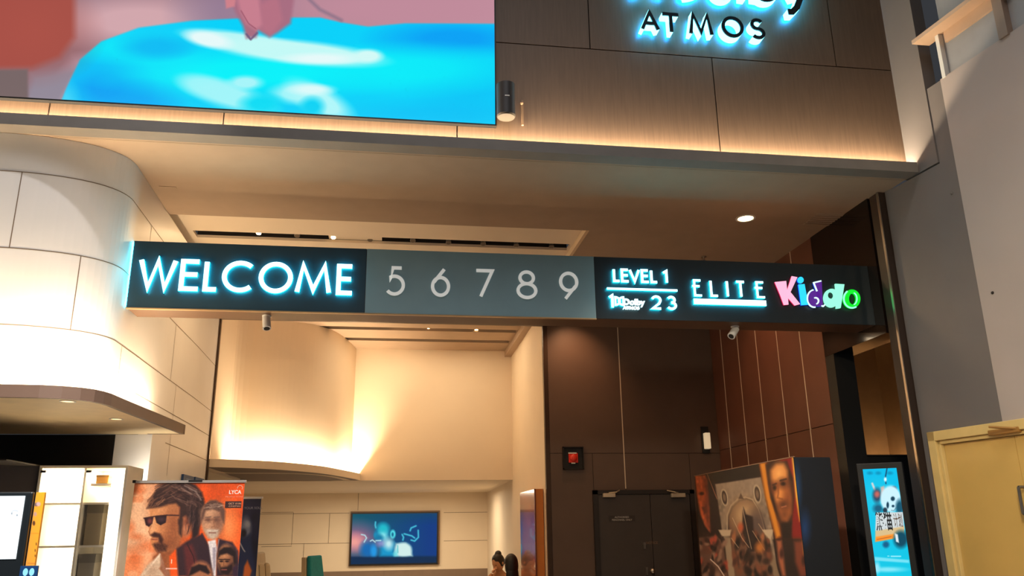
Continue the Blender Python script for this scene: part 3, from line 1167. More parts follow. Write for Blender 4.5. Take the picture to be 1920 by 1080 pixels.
pa = lambda cx, cy, rx, ry, a0, a1, n=20: [(cx + rx * math.cos(math.radians(a0 + (a1 - a0) * k_ / n)), cy - ry * math.sin(math.radians(a0 + (a1 - a0) * k_ / n))) for k_ in range(n + 1)]
W_ = .055
halo_strokes([([(1188, -76), (1188, -18)], False), (pa(1188, -47, 26, 29, -90, 90), False)], .02)
halo_strokes([([(1246, -73), (1246, -15)], False), (pa(1246, -44, 26, 29, 270, 90), False)], .02)
halo_strokes([([(1282, -70), (1282, -12)], False), (pa(1284, -41, 40, 29, 90, -90), False), ([(1282, -70), (1286, -70)], False)], W_)
halo_strokes([(pa(1357, -26, 19, 20, 0, 360, 32)[:-1], True)], W_)
halo_strokes([([(1392, -72), (1394, -4)], False)], W_)
halo_strokes([([(1415, -72), (1417, -3)], False), (pa(1438, -22, 20, 20, 0, 360, 32)[:-1], True)], W_)
halo_strokes([([(1472, -38), (1490, -4)], False), ([(1515, -36), (1500, -2), (1494, 14), (1486, 22), (1478, 22)], False)], W_)

# ================================================================== WALL SPEAKER
sp = PY(949, 215, YW - .14)
spk_r = .075
spt, spb = PY(950, 160, YW - .14)[2], PY(949, 218, YW - .14)[2]
spk = thing('wall_speaker', 'black cylindrical speaker on the wood wall beside the big screen', 'speaker', (sp[0], YW - .14, spb))
mb = MB()
n_ = 32
for zz, rr in ():
    pass
mb.cyl((sp[0], YW - .14, spb), (sp[0], YW - .14, spt), spk_r, n=36)
mb.build('speaker_body', mat('speaker_grey', (52, 46, 44), .45), spk, smooth=True)
MB().cyl((sp[0], YW - .14, spb - .012), (sp[0], YW - .14, spb + .001), spk_r * .9, spk_r * 1.0, n=36).build('speaker_underside', mat('speaker_underside_tint', (66, 56, 44), .7), spk, smooth=True)  # underside disc tinted paler and warmer for cove light from below
zm = spb + .52 * (spt - spb)
MB().box((sp[0] - .018, YW - .14 - spk_r - .002, zm - .004), (sp[0] + .018, YW - .14 - spk_r + .004, zm + .004)).build('speaker_badge', M_WHITE, spk)
MB().cyl((sp[0], YW - .14, spb + .4 * (spt - spb)), (sp[0], YW, spb + .4 * (spt - spb)), .02, n=12).build('speaker_bracket', M_BLACK, spk)
bx = PY(979, 210, YW)
mb = MB().box((bx[0] - .008, YW - .02, PY(980, 236, YW)[2]), (bx[0] + .008, YW, PY(979, 190, YW)[2]))
mb.ball((bx[0] - .006, YW - .02, PY(980, 196, YW)[2]), .014, 10, 6)
tag(mb.build('wall_bracket', mat('bracket_beige', (150, 120, 92), .6)), 'slim beige conduit bracket on the wood wall right of the black speaker', 'bracket')

# ================================================================== OVERHEAD SIGN
SX0, SX1 = XLW + .012, XR - .006
sz0, sz1 = EYE + .2592 * YS, EYE + .3440 * YS
SD = .30
sg = thing('overhead_sign', 'long dark overhead sign beam with glowing WELCOME and screen numbers', 'sign', ((SX0 + SX1) / 2, YS, sz0))
xm1, xm2 = PY(686, 520, YS)[0], PY(1116, 540, YS)[0]
M_SGD = mat('sign_teal_black', (36, 56, 66), .4, var=.04)
M_SGM = mat('sign_teal_grey', (122, 150, 156), .55, var=.03)
M_SGK = mat('sign_black', (24, 34, 40), .4, var=.04)
MB().box((SX0, YS + .012, sz0), (SX1, YS + SD, sz1)).build('sign_body', mat('sign_body_brown', (92, 66, 48), .4), sg)
MB().box((SX0, YS, sz0), (xm1 - .002, YS + .012, sz1)).build('sign_panel', M_SGD, sg)
MB().box((xm1 + .002, YS, sz0), (xm2 - .002, YS + .012, sz1)).build('sign_panel', M_SGM, sg)
MB().box((xm2 + .002, YS, sz0), (SX1, YS + .012, sz1)).build('sign_panel', M_SGK, sg)
MB().box((SX0, YS - .006, sz0 - .010), (xm2, YS + .02, sz0)).build('sign_trim', mat('sign_trim_gold', (214, 176, 128), .3, .6), sg)
M_GLOW = emi('letter_white_cyan', (196, 250, 255), 3.2)
M_CYSIDE = emi('letter_cyan', (20, 220, 250), 15.0)
ECY = MB().box((SX0 - .008, YS - .004, sz0 + .01), (SX0, YS + .02, sz1 - .01)).build('edge_light', emi('edge_cyan', (70, 225, 255), 14.0), sg)


def lit_strokes(strokes, w, face, side, name='letter', thick=.03, parent=sg):
    """glowing letter: bright face in front, tinted glowing rim and back behind it"""
    f_, b_ = MB(), MB()
    for k_, (q, closed) in enumerate(strokes):
        f_.ribbon(q, w, YS - thick - .0005 * k_, YS - thick + .004 - .0005 * k_, closed)
        b_.ribbon(q, w * 1.02, YS - thick + .0045, YS - .010, closed)
    o_ = f_.build(name, face, parent)
    b_.build('letter_rim', side, o_)
    return o_


def sign_letter(ch, x0, x1, z0, z1, w, face=None, side=None, name='letter', shear=0.0):
    bw_, bh = (x1 - x0) - w, (z1 - z0) - w
    st = []
    for pts, closed in glyph(ch):
        st.append(([(x0 + w / 2 + u * bw_ + shear * (v - .5), z0 + w / 2 + v * bh) for u, v in pts], closed))
    return lit_strokes(st, w, face or M_GLOW, side or M_CYSIDE, name)


YL = YS - .03
X_ = lambda x, y: PY(x, y, YL)[0]
Z_ = lambda x, y: PY(x, y, YL)[2]
zt_, zb_ = Z_(440, 488.5), Z_(440, 547.5)
for ch, a, b in (('W', 257, 331), ('E', 336.5, 377), ('L', 381.5, 411), ('C', 416, 478), ('O', 485, 549), ('M', 554, 622), ('E', 631, 665)):
    sign_letter(ch, X_(a, 518), X_(b, 518), zt_ - .25, zt_, .036) if False else sign_letter(ch, X_(a, 518), X_(b, 518), zb_, zt_, .036)
M_NUM = emi('numeral_glow', (236, 238, 232), .36, (200, 200, 196))
nt_, nb_ = PY(905, 505, YS)[2], PY(905, 559, YS)[2]
for ch, a, b in (('5', 722, 760), ('6', 808, 844), ('7', 890, 926), ('8', 968, 1007), ('9', 1048, 1084)):
    put_glyph(ch, PY(a, 532, YS)[0], PY(b, 532, YS)[0], nb_, nt_, .027, YS - .012, YS - .0005, 'numeral', M_NUM, sg)
# LEVEL 1 block
t1, b1 = Z_(1203, 504.5), Z_(1203, 530)
for ch, a, b in (('L', 1149.5, 1163.5), ('E', 1164.5, 1180.5), ('V', 1179.5, 1200.5), ('E', 1202, 1218), ('L', 1219.5, 1233.5), ('1', 1242, 1254)):
    sign_letter(ch, X_(a, 517), X_(b, 517), b1, t1, .020)
zz = Z_(1204, 542.5)
lit_strokes([([(X_(1138.5, 542), zz), (X_(1270, 542), zz)], False)], .017, M_GLOW, M_CYSIDE, 'underline')
t2, b2 = Z_(1204, 553), Z_(1204, 579.5)
for ch, a, b in (('1', 1141, 1152.5), ('2', 1221, 1241), ('3', 1250, 1269.5)):
    sign_letter(ch, X_(a, 566), X_(b, 566), b2, t2, .020)


def flat_text(body, cx_, cy_, cap, width, bold, face, side, name='lettering'):
    v, f_ = text_mesh(body, cap, bold)
    wd = v[:, 0].max() - v[:, 0].min()
    v[:, 0] = (v[:, 0] - (v[:, 0].max() + v[:, 0].min()) / 2) * width / wd
    o0 = PY(cx_, cy_, YL)
    mb = MB().add([(o0[0] + p[0], YL, o0[2] + p[1]) for p in v], f_)
    o_ = mb.build(name, face, sg, recalc=False)
    md = o_.modifiers.new('thick', 'SOLIDIFY')
    md.thickness = .018
    md.offset = -1
    return o_


flat_text('Dolby', 1190, 571, .052, X_(1211, 565) - X_(1171, 565), .03, M_GLOW, None)
flat_text('ATMOS', 1184, 579.5, .026, X_(1199, 575) - X_(1168, 575), .03, M_GLOW, None)
dz0, dz1 = Z_(1160, 571.5), Z_(1160, 557)
for xc, s_ in ((1154, 1), (1169, -1)):
    x0 = X_(xc, 564)
    rr = (dz1 - dz0) / 2
    lit_strokes([([(x0 + s_ * rr * 1.15 * max(0, math.sin(t_)), dz0 + rr - rr * math.cos(t_)) for t_ in np.linspace(0, math.pi, 14)], True)], .016, M_GLOW, M_CYSIDE, 'logo_mark')
# ELITE
t3, b3 = Z_(1366, 525.5), Z_(1366, 557)
sign_letter('Z', X_(1299.5, 540), X_(1317, 540), b3, t3, .017)
sign_letter('L', X_(1331.5, 540), X_(1347, 540), b3, t3, .019)
sign_letter('I', X_(1356, 540), X_(1372, 540), b3, t3, .019)
sign_letter('T', X_(1380, 540), X_(1398, 540), b3, t3, .019)
sign_letter('Z', X_(1416.5, 540), X_(1434.5, 540), b3, t3, .017)
zz = Z_(1368, 566.5)
lit_strokes([([(X_(1301.5, 566), zz), (X_(1436.5, 566), zz)], False)], .048, M_GLOW, M_CYSIDE, 'underline')
# Kiddo
kp = lambda x, y: (lambda q: (q[0], q[2]))(PY(1440 + x / 6, 480 + y / 6, YL))


def solid_letter(polys, m, rim, name='letter', inset=0.0, th=.03):
    f_, b_ = MB(), MB()
    for pts in polys:
        q = [kp(*p) for p in pts]
        f_.prism([(x, YS - th, z) for x, z in q], (0, .006, 0))
        b_.prism([(x, YS - th + .0065, z) for x, z in q], (0, th - .0165, 0))
    o_ = f_.build(name, m, sg)
    b_.build('letter_rim', rim, o_)
    return o_


def ring(cx_, cy_, rx, ry, n=36, a0=0):
    return [(cx_ + rx * math.cos(2 * math.pi * k_ / n), cy_ + ry * math.sin(2 * math.pi * k_ / n)) for k_ in range(n)]


def annulus(mb, cx_, cy_, r0, r1, y0, y1, c2=None, n=40):
    A = [kp(*p) for p in ring(cx_, cy_, r0[0], r0[1], n)]
    B = [kp(*p) for p in ring((c2 or (cx_, cy_))[0], (c2 or (cx_, cy_))[1], r1[0], r1[1], n)]
    v = []
    for a_, b_ in zip(A, B):
        v += [(a_[0], y0, a_[1]), (b_[0], y0, b_[1]), (b_[0], y1, b_[1]), (a_[0], y1, a_[1])]
    f_ = []
    for i in range(n):
        p_, q_ = 4 * i, 4 * ((i + 1) % n)
        for k_ in range(4):
            f_.append((p_ + k_, p_ + (k_ + 1) % 4, q_ + (k_ + 1) % 4, q_ + k_))
    mb.add(v, f_)
    return mb


E_PINK = emi('glow_pink', (255, 176, 206), 1.25)
E_RED = emi('glow_crimson', (190, 20, 70), 1.2)
E_SKY = emi('glow_sky', (40, 205, 250), 1.3)
E_BLUE = emi('glow_blue', (10, 70, 200), 1.6)
E_VIO = emi('glow_violet', (92, 34, 150), .9)
E_MINT = emi('glow_mint', (150, 255, 215), 1.2)
E_GRN = emi('glow_green', (0, 225, 40), 1.2)
E_GRN2 = emi('glow_green_rim', (0, 190, 90), 1.6)
E_PALE = emi('glow_pale', (205, 245, 255), 1.5)
solid_letter([[(78, 292), (205, 280), (220, 420), (232, 545), (180, 550), (140, 440)],
              [(212, 400), (268, 226), (332, 238), (252, 410), (225, 450)],
              [(214, 440), (250, 400), (362, 540), (302, 556), (226, 470)]], E_PINK, E_RED)
solid_letter([ring(368, 270, 34, 36, 28), [(343, 320), (412, 314), (454, 546), (376, 552)]], E_SKY, E_BLUE)
# outlined violet d
o_ = solid_letter([ring(522, 478, 78, 96, 36), [(512, 302), (608, 278), (622, 560), (566, 566), (545, 400)]], E_VIO, E_BLUE, th=.024)
mb = MB()
for pts, cl_ in (([(598, 280), (514, 300), (552, 396)], False), (arc(522, 478, 80, 98, 82, 262, 28), False), (arc(535, 505, 34, 36, -110, 70, 16), False), ([(604, 560), (622, 566), (640, 548)], False)):
    mb.ribbon([kp(*p) for p in pts], .011, YS - .034, YS - .0245, cl_)
mb.build('letter_outline', E_PALE, o_)
# mint d
f_ = MB()
annulus(f_, 718, 472, (88, 104), (34, 38), YS - .03, YS - .012, (708, 442))
f_.prism([(x, YS - .031, z) for x, z in [kp(*p) for p in ((758, 312), (860, 318), (818, 584), (770, 590), (775, 450))]], (0, .019, 0))
f_.build('letter', E_MINT, sg)
# green o
f_ = MB()
annulus(f_, 944, 482, (96, 106), (40, 62), YS - .03, YS - .012, (952, 482))
o_ = f_.build('letter', E_GRN, sg)
mb = MB()
mb.ribbon([kp(*p) for p in arc(944, 482, 93, 103, 60, 235, 28)], .014, YS - .036, YS - .0305)
mb.ribbon([kp(*p) for p in arc(952, 482, 46, 68, -75, 75, 20)], .010, YS - .036, YS - .0305)
mb.build('letter_outline', E_MINT, o_)

# ------------------------------------------------------------------ small fittings on and by the sign
def camera(px, py, label, aim):
    top = PH(px, py, (sz0 - EYE))
    base = np.array([top[0], YS + .16, sz0 - .0005])
    base[0] = ray(px, py)[0] * (YS + .16)
    t_ = thing('security_camera', label, 'camera', base, 'cameras under the overhead sign')
    MB().cyl(base + [0, 0, -.012], base, .036, n=20).build('mount_plate', M_WHITE, t_, smooth=True)
    e = base + np.array([aim[0] * .03, -.02, -.05])
    MB().tube([base + [0, 0, -.01], base + [0, 0, -.035], e], .012, 10).build('camera_arm', M_WHITE, t_)
    d = np.array([aim[0], aim[1], aim[2]], float)
    d /= np.linalg.norm(d)
    b0, b1_ = e - d * .035, e + d * .075
    bd = MB().cyl(b0, b1_, .031, .034, n=20).build('camera_body', M_WHITE, t_, smooth=True)
    MB().cyl(b1_ - d * .004, b1_ + d * .003, .024, n=16).build('camera_lens', M_BLACK, bd)


camera(500, 592, 'white security camera under the WELCOME end of the overhead sign', (.15, -.35, -.9))
camera(1378, 613, 'white security camera under the overhead sign in front of the red-brown wall', (-.6, -.35, -.7))


def downlight(px, py, h, r, label, group, lens, power=None, angle=100, col=WARM, name='downlight'):
    c_ = PH(px, py, h - .004)
    c_[2] = EYE + h
    t_ = thing(name, label, 'ceiling lamp', c_, group)
    mb = MB()
    n = 28
    for k_ in range(n):
        a0, a1 = 2 * math.pi * k_ / n, 2 * math.pi * (k_ + 1) / n
        v = []
        for a_ in (a0, a1):
            for rr, zz_ in ((r, 0.0), (r, -.006), (r * .8, -.006), (r * .74, 0.0)):
                v.append((c_[0] + rr * math.cos(a_), c_[1] + rr * math.sin(a_), c_[2] + zz_))
        mb.add(v, [(0, 4, 5, 1), (1, 5, 6, 2), (2, 6, 7, 3)])
    mb.build('lamp_ring', M_WHITE, t_, smooth=True)
    MB().cyl(c_ + [0, 0, -.003], c_ + [0, 0, -.0005], r * .76, n=28).build('lamp_lens', lens, t_)
    if power:
        spot_light('downlight_beam', tuple(c_ + [0, 0, -.02]), tuple(c_ + [0, 0, -2]), power, col, angle, .8, r * .7)
    return t_


downlight(1398, 410, H, .095, 'bright round downlight in the brown lobby ceiling above the sign', None, M_LENS, 90, 150)
downlight(127, 753, .837, .05, 'round downlight in the canopy underside, nearer the left edge', 'canopy downlights', M_LENSDIM, 3, 120)
downlight(218, 786, .837, .05, 'round downlight in the canopy underside, nearer the canopy tip', 'canopy downlights', M_LENSDIM, 3, 120)

SL = [(485, 437, 1), (557, 442, 0), (625, 445, 1), (694, 450, 0), (774, 451.5, 0), (841, 455, 0), (906, 457.5, 0), (968, 460.5, 0), (1034, 463, 0)]
ORD = ['leftmost', 'second from left', 'third from left', 'fourth from left', 'middle', 'fourth from right', 'third from right', 'second from right', 'rightmost']


def track_spot(c_, label, group, lit, aim=(0, -.5, -1)):
    t_ = thing('spotlight', label, 'spotlight', c_, group)
    d = np.array(aim, float)
    d /= np.linalg.norm(d)
    c0 = np.array(c_)
    MB().cyl(c0 - d * .05, c0 + d * .0, .024, .030, n=16).build('spot_body', mat('spot_grey', (150, 140, 128), .4, .4), t_, smooth=True)
    MB().cyl(c0 + d * .0005, c0 + d * .003, .025, n=16).build('lamp_lens', M_LENS if lit else mat('spot_glass_dark', (120, 104, 88), .2), t_)


for (px, py, lit), od in zip(SL, ORD):
    q = PH(px, py, H + TH + .03)
    track_spot(q, ('lit' if lit else 'unlit') + ' small spotlight, ' + od + ' of nine in the ceiling slot above the sign', 'spotlights in the lobby ceiling slot', lit)
for px, py, od in ((803, 617.5, 'left'), (893, 619, 'right')):
    q = PH(px, py, HI + .03)
    track_spot(q, 'lit small spotlight, %s of two in the inner hall ceiling slot' % od, 'spotlights in the hall ceiling slot', 1)
q = PH(1612, 640, 2.69)
track_spot(q, 'tiny lit spotlight in the dark corridor ceiling right of the sign', 'corridor spotlight', 1)
q = PH(1319, 481, H)
mb = MB().cyl(q + [0, 0, -.012], q, .03, n=18).cyl(q + [0, 0, -.04], q + [0, 0, -.012], .008, n=10).cyl(q + [0, 0, -.044], q + [0, 0, -.04], .018, n=14)
tag(mb.build('sprinkler', M_METAL), 'small metal sprinkler in the brown ceiling just above the black sign panel', 'sprinkler')
q = PH(1548, 412, H)
mb = MB()
for k_ in range(6):
    mb.box((q[0] - .16, q[1] - .14 + .05 * k_, q[2] - .008), (q[0] + .16, q[1] - .115 + .05 * k_, q[2]))
mb.box((q[0] - .18, q[1] - .16, q[2] - .004), (q[0] + .18, q[1] - .145, q[2]))
mb.box((q[0] - .18, q[1] + .145, q[2] - .004), (q[0] + .18, q[1] + .16, q[2]))
tag(mb.build('air_vent', M_SOFFIT), 'faint slatted air vent in the brown ceiling near the right bulkhead', 'vent')
q = PH(315, 351, H)
tag(MB().box((q[0] - .07, q[1] - .02, q[2] - .004), (q[0] + .07, q[1] + .02, q[2])).build('ceiling_hatch', M_SOFFIT), 'small flat beige plate on the ceiling beside the left wall', 'plate')

# red bell in its black box
bt, bb = PY(1054, 838, YP), PY(1094, 880, YP)
bell = thing('alarm_bell', 'red alarm bell in a square black recess on the dark wall', 'alarm', ((bt[0] + bb[0]) / 2, YP - .006, bb[2]))
bm_ = MB()
e_ = .012
for a_, b_ in (((bt[0], bb[2]), (bb[0], bb[2] + e_)), ((bt[0], bt[2] - e_), (bb[0], bt[2])), ((bt[0], bb[2]), (bt[0] + e_, bt[2])), ((bb[0] - e_, bb[2]), (bb[0], bt[2]))):
    bm_.box((a_[0], YP - .05, a_[1]), (b_[0], YP - .006, b_[1]))
bm_.box((bt[0], YP - .012, bb[2]), (bb[0], YP - .006, bt[2]))
bm_.build('bell_box', mat('bell_box_black', (20, 14, 11), .6), bell)
bc = PY(1074, 859, YP)
M_RED = mat('signal_red', (226, 50, 28), .35)
MB().box((bc[0] - .06, YP - .04, bc[2] - .06), (bc[0] + .06, YP - .012, bc[2] + .06)).ball((bc[0], YP - .045, bc[2]), (.05, .03, .05)).build('bell_dome', M_RED, bell, bevel=.006)
MB().box((bc[0] - .066, YP - .05, bc[2] + .052), (bc[0] + .04, YP - .04, bc[2] + .066)).build('bell_clip', M_WHITE, bell)
MB().box((bc[0] - .03, YP - .05, bc[2] - .072), (bc[0] + .02, YP - .04, bc[2] - .060)).build('bell_clip', M_WHITE, bell)

# white lamp on the red wall by the corner
la, lb_ = PY(1314, 800, YP - .02), PY(1331, 850, YP - .02)
wla = thing('wall_lamp', 'small white rectangular wall lamp on a black plate in the dark corner', 'lamp', ((la[0] + lb_[0]) / 2, YP - .006, (la[2] + lb_[2]) / 2))
MB().box((la[0], YP - .03, lb_[2]), (lb_[0], YP - .006, la[2])).build('lamp_plate', M_BLACK, wla)
qa, qb = PY(1322, 811, YP - .11), PY(1334, 841, YP - .11)
MB().box((qa[0], YP - .11, qb[2]), (min(qb[0], XR - .02), YP - .031, qa[2])).build('lamp_cover', emi('lamp_cover_glow', (255, 226, 180), .45, (230, 220, 205)), wla, bevel=.008)

# ================================================================== LEFT: KIOSK, CABINETS, BANNERS
# display cabinet with bright interior
yc = 6.95
A, B, Cc = PY(75, 873, yc), PY(160, 878, yc), PY(240, 882, yc)
ctop = A[2]
cx0, cxm, cx1 = A[0], B[0], Cc[0]
cab = thing('display_cabinet', 'bright white lit display cabinet with glass doors beside the orange film banner', 'cabinet', ((cx0 + cx1) / 2, yc + .2, 0))
M_CAB = mat('cabinet_white', (238, 230, 212), .5)
mb = MB()
dpt = .42
mb.box((cx0, yc, ctop - .02), (cx1, yc + dpt, ctop))
mb.box((cx0, yc, 0), (cx1, yc + dpt, .12))
mb.box((cx0, yc, .12), (cx0 + .02, yc + dpt, ctop - .02))
mb.box((cx1 - .02, yc, .12), (cx1, yc + dpt, ctop - .02))
mb.box((cx0, yc + dpt - .02, .12), (cx1, yc + dpt, ctop - .02))
mb.box((cxm - .008, yc + .012, .12), (cxm + .008, yc + dpt - .02, ctop - .02))
mb.build('cabinet_body', M_CAB, cab)
for a_, b_ in ((cx0 + .004, cxm - .003), (cxm + .003, cx1 - .004)):
    g_ = MB().box((a_, yc - .008, .13), (b_, yc - .002, ctop - .022)).build('glass_door', M_GLASS, cab)
    MB().box((a_ + .012, yc - .016, ctop - .055), (a_ + .05, yc - .001, ctop - .038)).build('door_hinge', M_BLACK, g_)
zs1, zs2 = PY(185, 946, yc + .06)[2], PY(180, 1026, yc + .06)[2]
for zf in (zs1, zs2, zs2 - .37, zs2 - .74):
    for a_, b_ in ((cx0 + .021, cxm - .009), (cxm + .009, cx1 - .021)):
        MB().box((a_, yc + .03, zf), (b_, yc + dpt - .021, zf + .015)).build('shelf', M_CAB, cab)
MB().box((cx0 + .03, yc + dpt - .06, .14), (cx0 + .06, yc + dpt - .022, ctop - .03)).box((cxm - .05, yc + .35, .14), (cxm - .02, yc + dpt - .022, ctop - .03)).build('light_tube', emi('cabinet_tube', (255, 236, 200), 9), cab)
MB().box((cx0 + .03, yc + dpt - .026, .14), (cxm - .012, yc + dpt - .021, ctop - .03)).build('light_panel', emi('cabinet_backlight', (255, 240, 214), 2.4, (240, 235, 225)), cab)
MB().box((PY(206, 950, yc + .05)[0], yc + .02, .14), (cx1 - .022, yc + .05, ctop - .03)).build('light_panel', MATS['cabinet_backlight'], cab)
area_light('cabinet_light', (cx1 - .02, yc + dpt + .05, ctop - .12), (cx1 + .25, YE + .05, ctop + .05), .25, .08, 3.2, (1, .9, .74))  # added unseen lamp behind the cabinet, brightening the end wall
# goods on the shelves of the right half
for i, (px0, px1, zf, hh, rgb, nm, lb) in enumerate((
        (181, 204, ctop - .135, .06, (226, 170, 84), 'gift_box', 'tan box on the small top shelf inside the lit cabinet'),
        (172, 202, zs2 + .015, .30, (150, 134, 104), 'gift_box', 'tall grey box on the middle shelf of the lit cabinet'),
        (168, 198, zs2 - .355, .30, (140, 130, 112), 'gift_box', 'tall grey box on the lowest visible shelf of the lit cabinet'))):
    xa_, xb_ = PY(px0, 950, yc + .15)[0], PY(px1, 950, yc + .15)[0]
    zf2 = zf + .0005
    if i == 0:
        MB().box((xa_ - .03, yc + .05, zf2 - .02), (xb_ + .05, yc + .3, zf2 - .001)).build('shelf', M_CAB, cab)
    bx_ = thing(nm, lb, 'box', ((xa_ + xb_) / 2, yc + .15, zf2), 'boxes in the display cabinet')
    MB().box((xa_, yc + .06, zf2), (xb_, yc + .20, zf2 + hh)).build('box_body', mat('gift_%d' % i, rgb, .6), bx_, bevel=.004)
    MB().box((xa_ - .002, yc + .058, zf2 + hh * .8), (xb_ + .002, yc + .202, zf2 + hh + .004)).build('box_lid', mat('giftlid_%d' % i, tuple(int(v * .8) for v in rgb), .6), bx_)
area_light('cabinet_light', ((cx0 + cxm) / 2, yc + .2, ctop - .03), ((cx0 + cxm) / 2, yc + .2, 0), .3, .2, 6, (1, .88, .7))
area_light('cabinet_light', ((cx1 + cxm) / 2, yc + .2, ctop - .03), ((cx1 + cxm) / 2, yc + .2, 0), .25, .2, 6, (1, .88, .7))
# dark box left of it
dk = MB()
q0, q1 = PY(-70, 884, 6.6), PY(73, 873, yc)
dk.hexa([(q0[0] - .5, 6.4, 0), (q1[0] - .006, yc + .02, 0), (q1[0] - .006, yc + .4, 0), (q0[0] - .5, yc + .4, 0)],
        [(q0[0] - .5, 6.4, ctop - .004), (q1[0] - .006, yc + .02, ctop - .004), (q1[0] - .006, yc + .4, ctop - .004), (q0[0] - .5, yc + .4, ctop - .004)])
dkt = thing('dark_partition', 'plain dark grey partition box behind the ticket kiosk', 'partition', (q1[0] - .5, yc, 0))
dk.build('partition_body', mat('charcoal_laminate', (66, 60, 58), .5), dkt)
mb = MB().box((q0[0] - .5, 6.395, ctop - .004), (q1[0] - .006, yc + .4, ctop + .006))
mb.build('partition_top', M_JOINT, dkt)

# ticket kiosk with bright screen, orange side panel
yk = 5.0
k1 = PY(62, 922, yk)
kz0, kz1 = PY(50, 1052, yk)[2], PY(62, 922, yk)[2]
kx1 = k1[0]
kx0 = kx1 - .56
kio = thing('ticket_kiosk', 'self-service ticket kiosk with glowing white screen at the left edge', 'kiosk', ((kx0 + kx1) / 2, yk + .12, 0))
MB().box((kx0, yk, kz0 - .30), (kx1, yk + .035, kz1)).box((kx0 + .1, yk + .02, .03), (kx1 - .14, yk + .2, kz0 + .1)).box((kx0 + .02, yk - .08, 0), (kx1 - .06, yk + .26, .03)).build('kiosk_body', mat('kiosk_black', (24, 30, 34), .35), kio, bevel=.008)
P = Paint(((kx0 + .03, yk - .004, kz1 - .022), (kx1 - .035, yk - .004, kz1 - .022), (kx0 + .03, yk - .004, kz0 + .012)), 90, 90, 'kiosk_screen', print_mat('kiosk_picture', 1.6), kio)
P.fill((222, 240, 250))
P.ell(15, 980, 60, 90, (245, 252, 255), .8)
P.line(pa(28, 961, 6, 4, 20, 200), 1.5, (150, 160, 180))
P.ell(22, 963, 1.6, 2, (110, 120, 130), .4)
P.ell(32, 966, 1.8, 2, (110, 120, 130), .4)
P.ell(18, 998, 2, 1, (180, 200, 215), .4)
P.build()
MB().box((kx0 + .1, yk - .012, kz0 - .16), (kx1 - .16, yk - .001, kz0 - .05)).build('card_reader', mat('reader_grey', (70, 66, 62), .5), kio)
kpd = MB().box((kx1 - .31, yk - .0125, kz0 - .155), (kx1 - .12, yk - .0122, kz0 - .055)).build('keypad', mat('reader_grey', (0, 0, 0)), kio)
for i in range(3):
    for j in range(4):
        MB().box((kx1 - .30 + j * .045, yk - .018, kz0 - .075 - i * .035), (kx1 - .275 + j * .045, yk - .0126, kz0 - .06 - i * .035)).build('key', mat('key_silver', (150, 146, 140), .4), kpd)
px_ = PY(56, 1068, yk)
pd = MB().box((px_[0] - .045, yk - .012, px_[2] - .08), (px_[0] + .045, yk - .0005, px_[2] + .02)).build('payment_pad', mat('pad_blue', (18, 60, 110), .4), kio)
MB().ball((px_[0] - .016, yk - .013, px_[2] - .012), (.013, .003, .02), 12, 8).ball((px_[0] + .016, yk - .013, px_[2] - .012), (.013, .003, .02), 12, 8).build('pad_icon', emi('pad_icon_glow', (150, 225, 250), 1.2), pd)
# orange sign strip standing beside the kiosk
a_, b_ = PY(63.5, 923, yk + .06), PY(84, 924, yk + .06)
a_[0] = kx1 - .01
osx = thing('orange_panel', 'narrow orange instruction panel beside the ticket kiosk', 'panel', ((a_[0] + b_[0]) / 2, yk + .07, 0))
zt0, zb0 = a_[2], PY(55, 1064, yk + .06)[2]
MB().box((a_[0] + .004, yk + .064, 0), (b_[0], yk + .085, zt0)).build('panel_board', mat('panel_orange', (232, 150, 50), .5), osx)
P = Paint(((a_[0] + .004, yk + .062, zt0), (b_[0], yk + .062, zt0), (a_[0] + .004, yk + .062, zb0)), 40, 160, 'panel_print', print_mat('panel_print_ink'), osx)
P.lerp((P.x - 45) / 40, (238, 156, 66), (246, 170, 40))
for (x_, y_, rx_, ry_, c_) in ((68, 946, 4, 3.5, (120, 92, 90)), (72, 945, 4, 4, (200, 170, 170)), (66, 964, 3, 4, (190, 150, 130)), (63.5, 981, 2.6, 4.5, (96, 62, 40)), (68, 1020, 1.2, 3, (130, 88, 40)), (66, 1032, 1.2, 3, (130, 88, 40)), (66, 1042, 1.2, 2.4, (130, 88, 40))):
    P.ell(x_, y_, rx_, ry_, c_, .3)
P.line([(56, 1000), (72, 1000)], 1, (214, 134, 40))
P.line([(52, 1056), (68, 1057)], 1.4, (190, 120, 60))
P.build()

# roll-up banners
def rollup(name, label, yb, TLp, TRp, slant=0.0):
    a_, b_ = PY(*TLp, yb), PY(*TRp, yb)
    zt_ = (a_[2] + b_[2]) / 2
    t_ = thing(name, label, 'banner', ((a_[0] + b_[0]) / 2, yb + .04, 0), 'roll-up film banners')
    MB().box((a_[0] - .012, yb - .01, zt_ - .008), (b_[0] + .012, yb + .02, zt_ + .012)).build('top_rail', mat('rail_silver', (196, 186, 176), .35, .6), t_)
    MB().box((a_[0] - .01, yb - .05, .0), (b_[0] + .01, yb + .13, .08)).build('base', mat('rail_silver', (0, 0, 0)), t_, bevel=.01)
    MB().cyl(((a_[0] + b_[0]) / 2, yb + .03, .08), ((a_[0] + b_[0]) / 2, yb + .03, zt_), .009, n=10).build('support_pole', M_METAL, t_)
    MB().box((a_[0], yb + .001, .075), (b_[0], yb + .003, zt_ - .004)).build('banner_back', M_WHITE, t_)
    return t_, a_, b_, zt_


